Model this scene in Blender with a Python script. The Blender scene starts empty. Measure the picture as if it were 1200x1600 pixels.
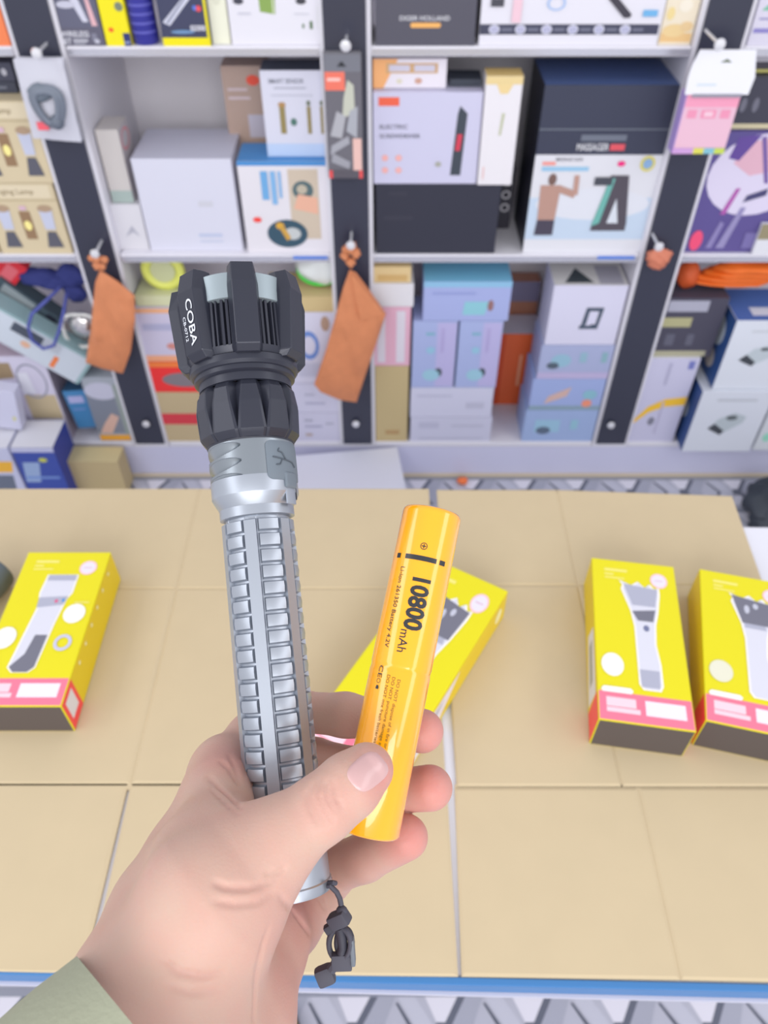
import bpy, bmesh, math, random
import numpy as np
from mathutils import Vector, Matrix, noise
random.seed(7)
PI = math.pi
SC = bpy.context.scene
COL = SC.collection

# ------------------------------------------------------------------ camera
FPX = 1220.0
TH = math.radians(45.95)                    # pitch below the horizon
CT, ST = math.cos(TH), math.sin(TH)
CAM = Vector((0, 0, 1.6))
RT, UP, FW = Vector((1, 0, 0)), Vector((0, ST, CT)), Vector((0, CT, -ST))
cam_d = bpy.data.cameras.new('camera')
cam = bpy.data.objects.new('camera', cam_d); COL.objects.link(cam)
cam.location = CAM
cam.rotation_euler = (math.radians(90) - TH, 0, 0)
cam_d.sensor_fit = 'VERTICAL'; cam_d.sensor_height = 36.0; cam_d.sensor_width = 27.0
cam_d.lens = FPX / 1600 * 36.0
cam_d.clip_start = 0.02; cam_d.clip_end = 50
cam_d.dof.use_dof = True; cam_d.dof.focus_distance = 0.345
cam_d.dof.aperture_fstop = 11.5
SC.camera = cam
# ------------------------------------------------------------------ light
SC.view_settings.view_transform = 'Standard'; SC.view_settings.look = 'None'
SC.view_settings.gamma = 1.0; SC.view_settings.use_curve_mapping = False
SC.view_settings.exposure = 0.0
W = bpy.data.worlds.new('world'); SC.world = W; W.use_nodes = True
bg = W.node_tree.nodes['Background']
bg.inputs['Color'].default_value = (0.94, 0.945, 1.0, 1); bg.inputs['Strength'].default_value = 0.88
def area(name, loc, rot, sx, sy, power, col=(1, 1, 1)):
    l = bpy.data.lights.new(name, 'AREA'); l.shape = 'RECTANGLE'; l.size = sx; l.size_y = sy
    l.energy = power; l.color = col
    o = bpy.data.objects.new(name, l); COL.objects.link(o); o.location = loc; o.rotation_euler = rot
    return o
area('front_fill_light', (0.0, -2.0, 2.3), (1.25, 0, 0), 2.4, 1.2, 48)  # unseen fill panel behind the camera, added to brighten shelves and hand
area('ceiling_strip_light', (-1.75, -0.7, 2.5), (0, -0.45, 0), 0.7, 3.2, 20, (0.97, 0.98, 1))
area('ceiling_strip_light', (2.1, -0.8, 2.5), (0, 0.5, 0), 0.8, 3.2, 22, (0.97, 0.98, 1))

# ------------------------------------------------------------------ projection helpers (pixel -> point on a real plane)
def ray(u, v):
    return RT * ((u - 600) / FPX) + UP * ((800 - v) / FPX) + FW
def P(u, v, d):
    return CAM + ray(u, v) * d
def onz(u, v, z):
    r = ray(u, v); return CAM + r * ((z - CAM.z) / r.z)
def ony(u, v, y):
    r = ray(u, v); return CAM + r * (y / r.y)

# ------------------------------------------------------------------ materials
def lin(c): 
    c /= 255.0
    return c / 12.92 if c <= 0.04045 else ((c + 0.055) / 1.055) ** 2.4
_M = {}
def mat(rgb, rough=0.55, metal=0.0, spec=0.5, bump=0.0, bscale=200, key=None, coat=0.0, var=0.0):
    k = (tuple(rgb), rough, metal, spec, bump, bscale, coat, var)
    if k in _M: return _M[k]
    m = bpy.data.materials.new('paint_%d_%d_%d' % tuple(int(x) for x in rgb)); m.use_nodes = True
    nt = m.node_tree; b = nt.nodes['Principled BSDF']
    c = [lin(x) for x in rgb] + [1]
    b.inputs['Base Color'].default_value = c
    b.inputs['Roughness'].default_value = rough; b.inputs['Metallic'].default_value = metal
    b.inputs['Specular IOR Level'].default_value = spec
    b.inputs['Coat Weight'].default_value = coat
    m.diffuse_color = c
    if bump or var:
        tc = nt.nodes.new('ShaderNodeTexCoord'); n = nt.nodes.new('ShaderNodeTexNoise')
        n.inputs['Scale'].default_value = bscale; n.inputs['Detail'].default_value = 4
        nt.links.new(tc.outputs['Object'], n.inputs['Vector'])
        if bump:
            bp = nt.nodes.new('ShaderNodeBump'); bp.inputs['Strength'].default_value = bump
            bp.inputs['Distance'].default_value = 0.001
            nt.links.new(n.outputs['Fac'], bp.inputs['Height']); nt.links.new(bp.outputs['Normal'], b.inputs['Normal'])
        if var:
            mx = nt.nodes.new('ShaderNodeMix'); mx.data_type = 'RGBA'
            mx.inputs['A'].default_value = [x * (1 - var) for x in c[:3]] + [1]
            mx.inputs['B'].default_value = [min(1, x * (1 + var)) for x in c[:3]] + [1]
            nt.links.new(n.outputs['Fac'], mx.inputs['Factor']); nt.links.new(mx.outputs['Result'], b.inputs['Base Color'])
    _M[k] = m
    return m
def asmat(m): return m if isinstance(m, bpy.types.Material) else mat(m)

# ------------------------------------------------------------------ mesh builder
class MB:
    def __init__(s): s.v = []; s.f = []; s.m = []; s.mats = []
    def mi(s, m):
        m = asmat(m)
        if m not in s.mats: s.mats.append(m)
        return s.mats.index(m)
    def add(s, vs, fs, m):
        o = len(s.v); i = s.mi(m); s.v += [tuple(x) for x in vs]
        for f in fs: s.f.append(tuple(o + k for k in f)); s.m.append(i)
    def box(s, lo, hi, m, M=None):
        x0, y0, z0 = lo; x1, y1, z1 = hi
        vs = [Vector(p) for p in [(x0,y0,z0),(x1,y0,z0),(x1,y1,z0),(x0,y1,z0),(x0,y0,z1),(x1,y0,z1),(x1,y1,z1),(x0,y1,z1)]]
        if M: vs = [M @ p for p in vs]
        s.add(vs, [(0,3,2,1),(4,5,6,7),(0,1,5,4),(1,2,6,5),(2,3,7,6),(3,0,4,7)], m)
    def cbox(s, lo, hi, m, M=None, b=0.001):
        # box with chamfered edges
        bm = bmesh.new(); bmesh.ops.create_cube(bm, size=1)
        for v in bm.verts:
            v.co = Vector([(lo[i] + hi[i]) / 2 + v.co[i] * (hi[i] - lo[i]) for i in range(3)])
        bmesh.ops.bevel(bm, geom=bm.edges[:], offset=b, segments=2, affect='EDGES', profile=0.6)
        s.bm(bm, m, M); bm.free()
    def bm(s, bm, m, M=None):
        bm.verts.index_update()
        s.add([(M @ v.co if M else v.co) for v in bm.verts], [[v.index for v in f.verts] for f in bm.faces], m)
    def tube(s, pts, r, m, n=10, closed=False, caps=True):
        pts = [Vector(p) for p in pts]; k = len(pts); rr = r if isinstance(r, (list, tuple)) else [r] * k
        vs = []; up = None
        for i, p in enumerate(pts):
            a = pts[(i - 1) % k] if (closed or i > 0) else p
            b = pts[(i + 1) % k] if (closed or i < k - 1) else p
            t = (b - a).normalized()
            if up is None: up = t.orthogonal().normalized()
            up = (up - t * up.dot(t)).normalized(); w = t.cross(up)
            for j in range(n):
                an = 2 * PI * j / n
                vs.append(p + (up * math.cos(an) + w * math.sin(an)) * rr[i])
        fs = []
        for i in range(k if closed else k - 1):
            for j in range(n):
                fs.append((i * n + j, i * n + (j + 1) % n, ((i + 1) % k) * n + (j + 1) % n, ((i + 1) % k) * n + j))
        if not closed and caps:
            fs.append(tuple(reversed(range(n)))); fs.append(tuple((k - 1) * n + j for j in range(n)))
        s.add(vs, fs, m)
    def lathe(s, prof, m, n=64, M=None, rfun=None, caps=True):
        vs = []
        for (z, r) in prof:
            for j in range(n):
                a = 2 * PI * j / n; q = rfun(z, a, r) if rfun else r
                vs.append(Vector((q * math.sin(a), -q * math.cos(a), z)))
        k = len(prof); fs = []
        for i in range(k - 1):
            for j in range(n):
                fs.append((i * n + j, i * n + (j + 1) % n, (i + 1) * n + (j + 1) % n, (i + 1) * n + j))
        if caps:
            fs.append(tuple(reversed(range(n)))); fs.append(tuple((k - 1) * n + j for j in range(n)))
        if M: vs = [M @ p for p in vs]
        s.add(vs, fs, m)
    def ball(s, c, r, m, seg=16, sc=(1, 1, 1), lump=0.0):
        bm = bmesh.new(); bmesh.ops.create_uvsphere(bm, u_segments=seg, v_segments=max(6, seg // 2), radius=1)
        for v in bm.verts:
            k = 1 + (lump * noise.noise(v.co * 1.7 + Vector(c) * 9) if lump else 0)
            v.co = Vector((v.co.x * r * sc[0] * k, v.co.y * r * sc[1] * k, v.co.z * r * sc[2] * k)) + Vector(c)
        s.bm(bm, m); bm.free()
    def build(s, name, parent=None, smooth=None, M=None):
        me = bpy.data.meshes.new(name)
        me.from_pydata([tuple(M @ Vector(p)) for p in s.v] if M else s.v, [], s.f)
        for m in s.mats: me.materials.append(m)
        me.polygons.foreach_set('material_index', s.m)
        if smooth is not None:
            me.polygons.foreach_set('use_smooth', [True] * len(s.f))
            me.set_sharp_from_angle(angle=math.radians(smooth))
        me.update()
        o = bpy.data.objects.new(name, me); COL.objects.link(o)
        if parent: o.parent = parent
        return o
def tag(o, label=None, cat=None, group=None, kind=None):
    if label: o['label'] = label
    if cat: o['category'] = cat
    if group: o['group'] = group
    if kind: o['kind'] = kind
    return o
def empty(name, loc, label, cat, group=None, rz=0):
    o = bpy.data.objects.new(name, None); COL.objects.link(o); o.location = loc; o.rotation_euler = (0, 0, rz)
    o.empty_display_size = 0.02
    return tag(o, label, cat, group)
def inv(o): 
    return Matrix.Translation(o.location).inverted() if o.rotation_euler.z == 0 else (Matrix.Translation(o.location) @ Matrix.Rotation(o.rotation_euler.z, 4, 'Z')).inverted()

_T = {}
def textmesh(s, bold=0.0):
    # (verts, tris, width, height) of a string in the built-in font, baseline at y=0
    if (s, bold) in _T: return _T[(s, bold)]
    cu = bpy.data.curves.new('t', 'FONT'); cu.body = s; cu.size = 1; cu.resolution_u = 3; cu.offset = bold
    o = bpy.data.objects.new('t', cu); COL.objects.link(o)
    dg = bpy.context.evaluated_depsgraph_get(); dg.update()
    me = bpy.data.meshes.new_from_object(o.evaluated_get(dg))
    vs = [v.co.copy() for v in me.vertices]; fs = [tuple(p.vertices) for p in me.polygons]
    x0 = min(v.x for v in vs); x1 = max(v.x for v in vs)
    for v in vs: v.x -= x0; v.z = 0
    bpy.data.objects.remove(o); bpy.data.curves.remove(cu); bpy.data.meshes.remove(me)
    _T[(s, bold)] = (vs, fs, x1 - x0)
    return _T[(s, bold)]

# printing on flat faces --------------------------------------------------
def face_print(mb, O, U, V, items, eps=0.0004):
    """O lower-left corner, U/V full edge vectors of the face. items in face fractions."""
    N = U.cross(V).normalized(); lu, lv = U.length, V.length; u_, v_ = U.normalized(), V.normalized()
    for i, it in enumerate(items):
        q = O + N * (eps * (1 + 0.35 * i)); k = it[0]
        pt = lambda a, b: q + U * a + V * b
        if k == 'r':
            _, a, b, c, d, col = it; mb.add([pt(a, b), pt(c, b), pt(c, d), pt(a, d)], [(0, 1, 2, 3)], col)
        elif k == 'p':
            mb.add([pt(a, b) for a, b in it[1]], [tuple(range(len(it[1])))], it[2])
        elif k == 'e':
            _, a, b, ra, rb, col = it; n = 24
            mb.add([pt(a + ra * math.cos(2 * PI * j / n), b + rb * math.sin(2 * PI * j / n)) for j in range(n)], [tuple(range(n))], col)
        elif k == 'o':                       # ring
            _, a, b, ra, rb, w, col = it; n = 24; vs = []
            for j in range(n):
                c_, s_ = math.cos(2 * PI * j / n), math.sin(2 * PI * j / n)
                vs += [pt(a + ra * c_, b + rb * s_), pt(a + ra * (1 - w) * c_, b + rb * (1 - w) * s_)]
            mb.add(vs, [(2 * j, (2 * j + 2) % (2 * n), (2 * j + 3) % (2 * n), 2 * j + 1) for j in range(n)], col)
        elif k == 't':                       # text: string, left u, baseline v, width fraction, cap height fraction, colour, rotation
            _, s, a, b, w, h, col = it[:7]; rot = it[7] if len(it) > 7 else 0
            vs, fs, tw = textmesh(s, 0.012)
            c_, s_ = math.cos(math.radians(rot)), math.sin(math.radians(rot)); o = pt(a, b)
            if rot == 0: sx, sy = w * lu / tw, h * lv / 0.7
            else: sx, sy = w * lv / tw, h * lu / 0.7
            mb.add([o + u_ * (p.x * sx * c_ - p.y * sy * s_) + v_ * (p.x * sx * s_ + p.y * sy * c_) for p in vs], fs, col)

def carton(name, label, cat, x0, x1, y0, y1, z0, z1, col, front=(), top=(), left=(), right=(), topcol=None,
           leftcol=None, rightcol=None, yaw=0, roll=0, group=None, rough=0.5, bev=0.0008, pivot=None, frontcol=None, backcol=None):
    """printed carton: local frame has its origin at the front lower left corner, all prints in one mesh"""
    mb = MB(); w, d, h = x1 - x0, y1 - y0, z1 - z0
    pc = lambda c: mat(c, rough) if not isinstance(c, bpy.types.Material) else c
    mb.cbox((0, 0, 0), (w, d, h), pc(col), b=min(bev, w / 8, h / 8, d / 8))
    X, Y, Z = Vector((1, 0, 0)), Vector((0, 1, 0)), Vector((0, 0, 1)); e = 0.0
    def fr(O, U, V, base, its):
        L = ([('r', 0.004, 0.004, 0.996, 0.996, pc(base))] if base is not None else []) + [tuple(pc(a) if isinstance(a, tuple) and len(a) == 3 and all(isinstance(q, (int, float)) for q in a) and j == len(t) - 1 or (isinstance(a, tuple) and len(a) == 3 and t[0] == 't' and j == 6) else a for j, a in enumerate(t)) for t in its]
        if L: face_print(mb, O, U, V, L)
    fr(Vector((0, 0, 0)), X * w, Z * h, frontcol, front)
    fr(Vector((0, 0, h)), X * w, Y * d, topcol, top)
    fr(Vector((0, d, 0)), -Y * d, Z * h, leftcol, left)
    fr(Vector((w, 0, 0)), Y * d, Z * h, rightcol, right)
    o = mb.build(name)
    o.location = (x0, y0, z0); o.rotation_euler = (0, math.radians(roll), math.radians(yaw))
    return tag(o, label, cat, group)

Z0, Z1, Z2, YF = 0.131, 0.707, 1.140, 1.70
def sb(name, label, ul, ur, vu, vt, z0, Y, d, col, cat='box', h=None, **k):
    """carton whose front stands on the plane y=Y; ul/ur read at image row vu, vt the row of its top front edge"""
    a, b = ony(ul, vu, Y), ony(ur, vu, Y); z1 = z0 + h if h else ony(ul, vt, Y).z
    o = carton(name, label, cat, a.x, b.x, Y, Y + d, z0, z1, col, **k)
    return z1 + 0.0012

# ================================================================== setting
floor_c = [(182, 183, 196), (192, 193, 206), (88, 92, 106), (222, 220, 230), (100, 104, 118), (166, 168, 182), (146, 149, 162)]
mb = MB(); fm = [mat(c, 0.35) for c in floor_c]
mb.box((-3, -1.5, -0.05), (3, 2.35, 0.0), fm[0])
Pc = 0.155; unit = [(1, [(.02,.33),(.25,0),(.46,0),(.23,.33)]), (2, [(0,.27),(.17,0),(.22,0),(.03,.27)]),
    (3, [(.34,.33),(.46,.08),(.56,.08),(.71,.33)]), (4, [(.71,.33),(.56,.08),(.46,.08),(.44,0),(.60,0),(.80,.33)]),
    (5, [(.80,.33),(.60,0),(.85,0),(1.0,.33)]), (6, [(0,.33),(1,.33),(1,.43),(0,.43)])]
for iy in range(-9, 14):
    for ix in range(-9, 9):
        for side in (0, 1):
            for (mi_, pl) in unit:
                if side and mi_ == 6: continue
                vs = []
                for (a, b) in pl:
                    bb = b if not side else 0.86 - b - 0.005
                    vs.append(Vector(((ix + a + 0.13) * Pc, 0.295 + (iy * 0.86 + bb) * Pc, 0.0006 + 0.00005 * mi_)))
                mb.add(vs, [tuple(range(len(vs)))] if side else [tuple(reversed(range(len(vs))))], fm[mi_])
tag(mb.build('floor'), kind='structure')
mb = MB(); mb.box((-3, 2.10, 0), (3, 2.16, 2.9), mat((222, 221, 230), 0.7)); tag(mb.build('wall_back'), kind='structure')

# ------------------------------------------------------------------ display shelving
sh = empty('display_shelving', (0, YF, 0), 'white shop shelving with black front posts, full of boxed goods', 'shelving')
WHT = mat((226, 224, 232), 0.4); IV = inv(sh)
for (x0, x1) in ((-1.449, -0.721), (-0.617, -0.125), (-0.025, 0.597), (0.699, 1.449)):
    for (z, th_) in ((Z1, 0.020), (Z2, 0.018), (Z0, 0.018)):
        mb = MB(); mb.cbox((x0, YF, z - th_), (x1, 2.06, z), WHT, b=0.003)
        if z != Z0: mb.box((x0 + .002, YF - 0.0015, z - th_ + .003), (x1 - .002, YF - 0.0003, z - 0.004), mat((205, 205, 215), 0.22, 0.6))
        mb.build('shelf_board', sh, M=IV)
for x in (-1.475, 1.475):
    mb = MB(); mb.box((x - 0.025, YF + .0175, 0.0), (x + 0.025, 2.06, 2.0), WHT); mb.build('end_panel', sh, M=IV)
for x in (-0.669, -0.075, 0.648):
    mb = MB(); mb.box((x - 0.050, YF, Z0 - .018), (x + 0.050, 2.06, 2.0), WHT); mb.build('divider_panel', sh, M=IV)
    mb = MB(); mb.cbox((x - 0.041, YF - 0.006, Z0 - 0.002), (x + 0.041, YF - 0.0003, 2.0), mat((54, 56, 72), 0.3), b=0.001); mb.build('post_face', sh, M=IV)
mb = MB(); mb.box((-1.5, 2.062, 0), (1.5, 2.078, 2.0), mat((236, 232, 238), 0.6)); mb.build('back_panel', sh, M=IV)
mb = MB(); mb.box((-1.5, YF + 0.001, 0.002), (1.5, YF + 0.017, Z0 - 0.0185), mat((206, 206, 230), 0.35)); mb.build('kickboard', sh, M=IV)
mb = MB(); mb.box((-1.5, YF - 0.008, 0.001), (1.5, YF, 0.009), mat((210, 195, 170), 0.5)); mb.build('kickboard_trim', sh, M=IV)
BOLTS = [(228, 663), (556, 663), (955, 665), (148, 397), (57, 84), (540, 72), (1125, 70), (548, 384), (1030, 386)]
for (u, v) in BOLTS:
    L = 0.008 if v > 600 else (0.088 if u == 1125 else 0.058)
    p = ony(u, v, YF - 0.010 - L); mb = MB()
    M = Matrix.Translation((p.x, YF - 0.006, p.z)) @ Matrix.Rotation(PI / 2, 4, 'X')
    mb.lathe([(0, 0.003), (L, 0.003), (L, 0.0088), (L + 0.003, 0.0106), (L + 0.007, 0.0085), (L + 0.0085, 0.001)], mat((232, 232, 236), 0.25, 0.4), 20, M)
    mb.build('bolt', sh, smooth=30, M=IV)
for (u0, u1, v0) in ((934, 992, 401), (458, 512, 402)):  # thin blue strips along the shelf front edge
    a_, b_ = ony(u0, v0, YF - .003), ony(u1, v0, YF - .003); mb = MB()
    mb.box((a_.x, YF - .0032, Z1 - .010), (b_.x, YF - .0018, Z1 - .002), mat((90, 130, 214), .4)); mb.build('blue_edge_mark', sh, M=IV)

# ------------------------------------------------------------------ goods, top shelf
BLK = (44, 46, 60); WH = (224, 222, 232); LIL = (205, 203, 222); GREY = (96, 94, 112)
sb('carton', 'orange carton on the top left shelf, beside the black post', -120, 17, 70, -60, Z2, 1.703, .12, (240, 130, 80))
sb('wireless_kit_box', 'dark grey box reading WIRELESS BT on the top shelf', 95, 166, 74, -150, Z2, 1.703, .10, GREY,
   front=[('r', .12, .14, .95, .95, (96, 97, 118)), ('p', [(.62, .185), (.74, .185), (.62, .36), (.44, .36)], (206, 206, 222)), ('p', [(.80, .155), (.92, .155), (.84, .36), (.76, .36)], (222, 176, 182)),
          ('e', .34, .315, .20, .028, (196, 196, 212)), ('t', 'WIRELESS', .07, .072, .62, .044, (228, 228, 236)), ('t', 'BT', .10, .014, .18, .044, (228, 228, 236)), ('r', .32, .035, .64, .052, (200, 200, 210)), ('r', .32, .014, .58, .026, (180, 180, 192)), ('r', .74, .04, .86, .10, (128, 128, 146)), ('e', .84, .038, .06, .018, (190, 190, 204))])
sb('carton', 'plain yellow box between the grey WIRELESS box and the blue can', 168, 207, 74, -150, Z2, 1.703, .08, (240, 226, 0),
   front=[('e', .3, .125, .10, .018, (240, 90, 30)), ('r', .72, .0, 1, .10, (40, 50, 110)), ('e', .78, .30, .16, .035, (120, 130, 110)), ('r', .74, .02, .95, .035, (150, 160, 200))])
p = ony(231, 74, 1.725)
sc_ = empty('spray_can', (p.x, 1.728, Z2 + .0005), 'blue spray can with a red band on the top shelf', 'spray can')
mb = MB(); r = 0.0255
mb.lathe([(0, r - .002), (.003, r), (.10, r)], mat((52, 52, 150), 0.3), 40); mb.build('can_body', sc_, smooth=40)
mb = MB(); mb.lathe([(.1005, r), (.108, r)], mat((235, 60, 60), 0.3), 40); mb.lathe([(.1085, r), (.19, r), (.20, r * .6)], mat((225, 130, 180), 0.3), 40); mb.build('can_upper', sc_, smooth=40)
mb = MB()
for k in range(5): mb.lathe([(.02 + k * .015, r + .0003), (.024 + k * .015, r + .0003)], mat((95, 95, 185), 0.4), 40, caps=False)
mb.build('can_print', sc_)
sb('carton', 'navy box with a yellow base strip and silver bars, right of the spray can', 257, 331, 76, -160, Z2, 1.703, .09, (62, 66, 94), rough=.3,
   front=[('r', 0, 0, 1, .062, (240, 226, 0)), ('p', [(.06, .175), (.20, .15), (.76, .37), (.60, .37)], (206, 208, 224)), ('p', [(.14, .175), (.17, .165), (.66, .37), (.62, .37)], (130, 134, 156)), ('r', .62, .115, .92, .152, (215, 215, 225)), ('e', .45, .105, .25, .014, (110, 146, 186)),
          ('t', 'PRO', .65, .12, .24, .026, (90, 90, 110)), ('e', .84, .275, .06, .022, (230, 80, 90)), ('e', .76, .28, .04, .02, (90, 120, 210)), ('r', .95, .0, 1, 1, (240, 226, 0))])
sb('carton', 'narrow cream box on the top shelf between navy box and white box', 333, 361, 70, -150, Z2, 1.715, .09, (236, 236, 214), front=[('e', .5, .5, .4, .2, (222, 222, 200)), ('r', .2, .85, .8, .92, (60, 60, 70))])
sb('carton', 'wide white box with small green tool pictures, top shelf', 363, 506, 72, -150, Z2, 1.71, .12, (226, 224, 232),
   front=[('p', [(.34, .255), (.50, .235), (.515, .50), (.33, .50)], (136, 166, 84)), ('r', .475, .24, .49, .5, (210, 220, 190)), ('e', .12, .335, .055, .025, (62, 62, 76)), ('e', .78, .335, .055, .025, (62, 62, 70)),
          ('r', .78, .13, .80, .165, (90, 120, 80)), ('r', .86, .125, .89, .185, (80, 110, 70)), ('r', .95, .12, .965, .30, (190, 200, 180)), ('r', .1, .235, .24, .25, (200, 200, 212)), ('r', .7, .235, .86, .245, (204, 204, 214))])
sb('carton', 'charcoal box with an orange pill mark on the top shelf', 587, 741, 70, -150, Z2, 1.704, .14, (84, 83, 96), rough=.35,
   front=[('t', 'DIGER HOLLAND', .24, .195, .5, .036, (214, 214, 220)), ('p', [(.36, .140), (.64, .140), (.655, .160), (.64, .178), (.36, .178), (.345, .160)], (244, 180, 100))],
   rightcol=(120, 118, 128))
sb('carton', 'large white appliance box with a black strip of round icons', 748, 1027, 66, -150, Z2, 1.706, .16, (226, 224, 233),
   front=[('r', 0, .085, .99, .165, (64, 66, 88))] + [('e', .08 + .145 * k, .125, .030, .036, (212, 212, 230)) for k in range(6)] + [('r', .12 + .145 * k, .112, .18 + .145 * k, .138, (110, 112, 132)) for k in range(6)] + [('o', .08 + .145 * k, .125, .018, .02, .4, (150, 152, 190)) for k in range(6)]
   + [('p', [(.68, .36), (.785, .215), (.815, .215), (.825, .24), (.73, .37)], (62, 58, 70)), ('r', .885, .225, .965, .275, (110, 176, 224)), ('o', .405, .325, .05, .055, .2, (160, 190, 232)), ('r', .17, .18, .22, .37, (236, 198, 210)), ('r', .05, .30, .12, .36, (70, 70, 80))])
sb('carton', 'cream and gold patterned box at the end of the top shelf', 1029, 1080, 62, -150, Z2, 1.712, .10, (236, 224, 200), front=[('r', .03, .02, .97, .09, (230, 192, 134)), ('e', .4, .11, .35, .05, (234, 206, 150)), ('e', .2, .24, .12, .05, (236, 214, 150)), ('e', .6, .30, .2, .05, (240, 232, 214)), ('e', .75, .14, .2, .04, (230, 200, 150))])
sb('carton', 'white box with a green mark at the top right edge', 1168, 1290, 66, -150, Z2, 1.704, .12, (214, 210, 226), front=[('p', [(.06, .27), (.30, .27), (.18, .35)], (120, 190, 160)), ('r', .06, .20, .2, .215, (150, 146, 190)), ('r', .03, .10, .3, .135, (140, 132, 196))])

# ------------------------------------------------------------------ goods, middle shelf, left bay
def lampbox(label, ul, ur, vu, vt, z0, h=None):
    KR = (212, 196, 162)
    f = [('r', .06, .80, .94, .985, (222, 208, 178)), ('t', 'Hanging Lamp', .12, .86, .6, .07, (150, 132, 100)), ('r', 0, .765, 1, .785, (192, 176, 142)),
         ('p', [(.60, .20), (.72, .20), (.70, .48), (.62, .48)][::1], (200, 204, 222))]
    for cx in (.22, .80):
        f += [('p', [(cx - .09, .64), (cx - .07, .36), (cx + .07, .36), (cx + .09, .64)][::-1][::-1], (196, 200, 220)), ('e', cx, .66, .10, .05, (176, 150, 124)), ('p', [(cx - .11, .10), (cx + .11, .10), (cx + .06, .33), (cx - .06, .33)], (92, 92, 104))]
    f[3] = ('r', .43, .22, .58, .62, (150, 120, 90))
    f += [('e', .505, .42, .05, .07, (250, 236, 150)), ('r', .46, .64, .55, .70, (214, 180, 196))]
    return sb('lamp_carton', label, ul, ur, vu, vt, z0, 1.706, .16, KR, cat='box', front=f, rough=.7, h=h)
z = lampbox('kraft lamp box, lower of the stack touching the left black post', 2, 112, 390, 287, Z1)
lampbox('kraft lamp box on the lower row, cut by the left photo edge', -112, -2, 390, 287, Z1)
za = lampbox('kraft lamp box on the upper row beside the left black post', -28, 84, 285, 158, z)
lampbox('kraft lamp box on the upper row, at the very left photo edge', -142, -32, 285, 158, z)
z = sb('flat_carton', 'dark flat box resting directly on the kraft lamp boxes', -120, 30, 150, 128, za, 1.75, .12, (64, 68, 84), front=[('r', .6, .4, .9, .6, (120, 124, 140))])
sb('flat_carton', 'topmost dark flat box above the kraft lamp boxes', -120, 22, 118, 98, z, 1.75, .12, (70, 72, 90), front=[('e', .9, .5, .03, .2, (190, 190, 200))])
# mid-left bay
z = sb('small_carton', 'small white box on the shelf, under the slim beige box', 184, 233, 385, 320, Z1, 1.725, .09, (218, 216, 222), front=[('p', [(.35, .30), (.60, .55), (.8, .3), (.6, .4)], (180, 180, 192))])
sb('slim_carton', 'slim beige box with a pink ring on its side, standing in the corner', 172, 206, 300, 203, z, 1.735, .08, (206, 200, 196), front=[('r', .02, 0, 1, .17, (168, 184, 178))], rightcol=(196, 190, 192), right=[('o', .5, .8, .4, .14, .2, (226, 130, 140))])
sb('large_carton', 'big plain white box in the middle of the left shelf bay', 234, 379, 382, 248, Z1, 1.72, .17, (215, 215, 229), topcol=(208, 208, 224), front=[('r', .55, .16, .8, .20, (190, 198, 222)), ('r', .55, .1, .8, .12, (196, 202, 222)), ('r', .6, .5, .75, .56, (206, 206, 216))])
sb('carton', 'tall tan box standing behind the blue topped box', 350, 418, 150, 103, Z1, 1.86, .08, (186, 160, 146), front=[('r', .1, .86, .55, .875, (214, 196, 200)), ('r', .1, .81, .6, .825, (214, 196, 200)), ('e', .7, .92, .15, .03, (240, 84, 60)), ('r', .5, .58, .95, .72, (196, 190, 204))])
z = sb('massager_box', 'white box with a blue lid and green massager picture', 369, 509, 252, 252, Z1, 1.712, .10, (226, 222, 228), topcol=(70, 142, 206),
   front=[('r', 0, .955, 1, 1, (70, 142, 206)), ('r', .56, .16, .90, .92, (206, 190, 170)), ('e', .72, .70, .12, .10, (84, 106, 110)), ('e', .71, .71, .06, .05, (190, 180, 160)), ('p', [(.60, .5), (.88, .44), (.88, .62), (.66, .66)], (232, 178, 152)),
          ('e', .50, .22, .24, .16, (52, 82, 100)), ('e', .56, .22, .10, .07, (196, 200, 200)), ('e', .42, .31, .05, .04, (222, 170, 60)), ('p', [(.40, .30), (.46, .32), (.54, .17), (.49, .14)][::-1], (206, 160, 70)), ('r', .25, .60, .33, .90, (110, 170, 220)), ('r', .36, .55, .42, .90, (130, 180, 225)), ('r', .45, .62, .48, .90, (130, 180, 225)), ('e', .16, .38, .05, .03, (244, 70, 60))])
sb('figure_box', 'white box with small gold figures, stacked on the blue lid', 409, 509, 150, 110, z, 1.735, .07, (216, 216, 230), topcol=(70, 76, 92), cat='box',
   front=[('r', 0, 0, 1, .16, (190, 208, 236)), ('t', 'SMART SENSOR', .12, .86, .55, .05, (120, 124, 140)), ('r', .2, .8, .7, .815, (170, 172, 186)), ('r', .14, .72, .8, .73, (184, 186, 200))] +
   [('p', [(x - w_, .28), (x + w_, .28), (x + w_, .60), (x - w_, .60)], (150, 134, 84)) for x, w_ in ((.30, .045), (.72, .03), (.93, .03))] + [('e', .30, .62, .06, .03, (180, 140, 90)), ('e', .47, .42, .05, .045, (80, 120, 110)), ('e', .72, .64, .03, .03, (100, 110, 80)), ('e', .93, .64, .03, .03, (100, 110, 80))])
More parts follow.
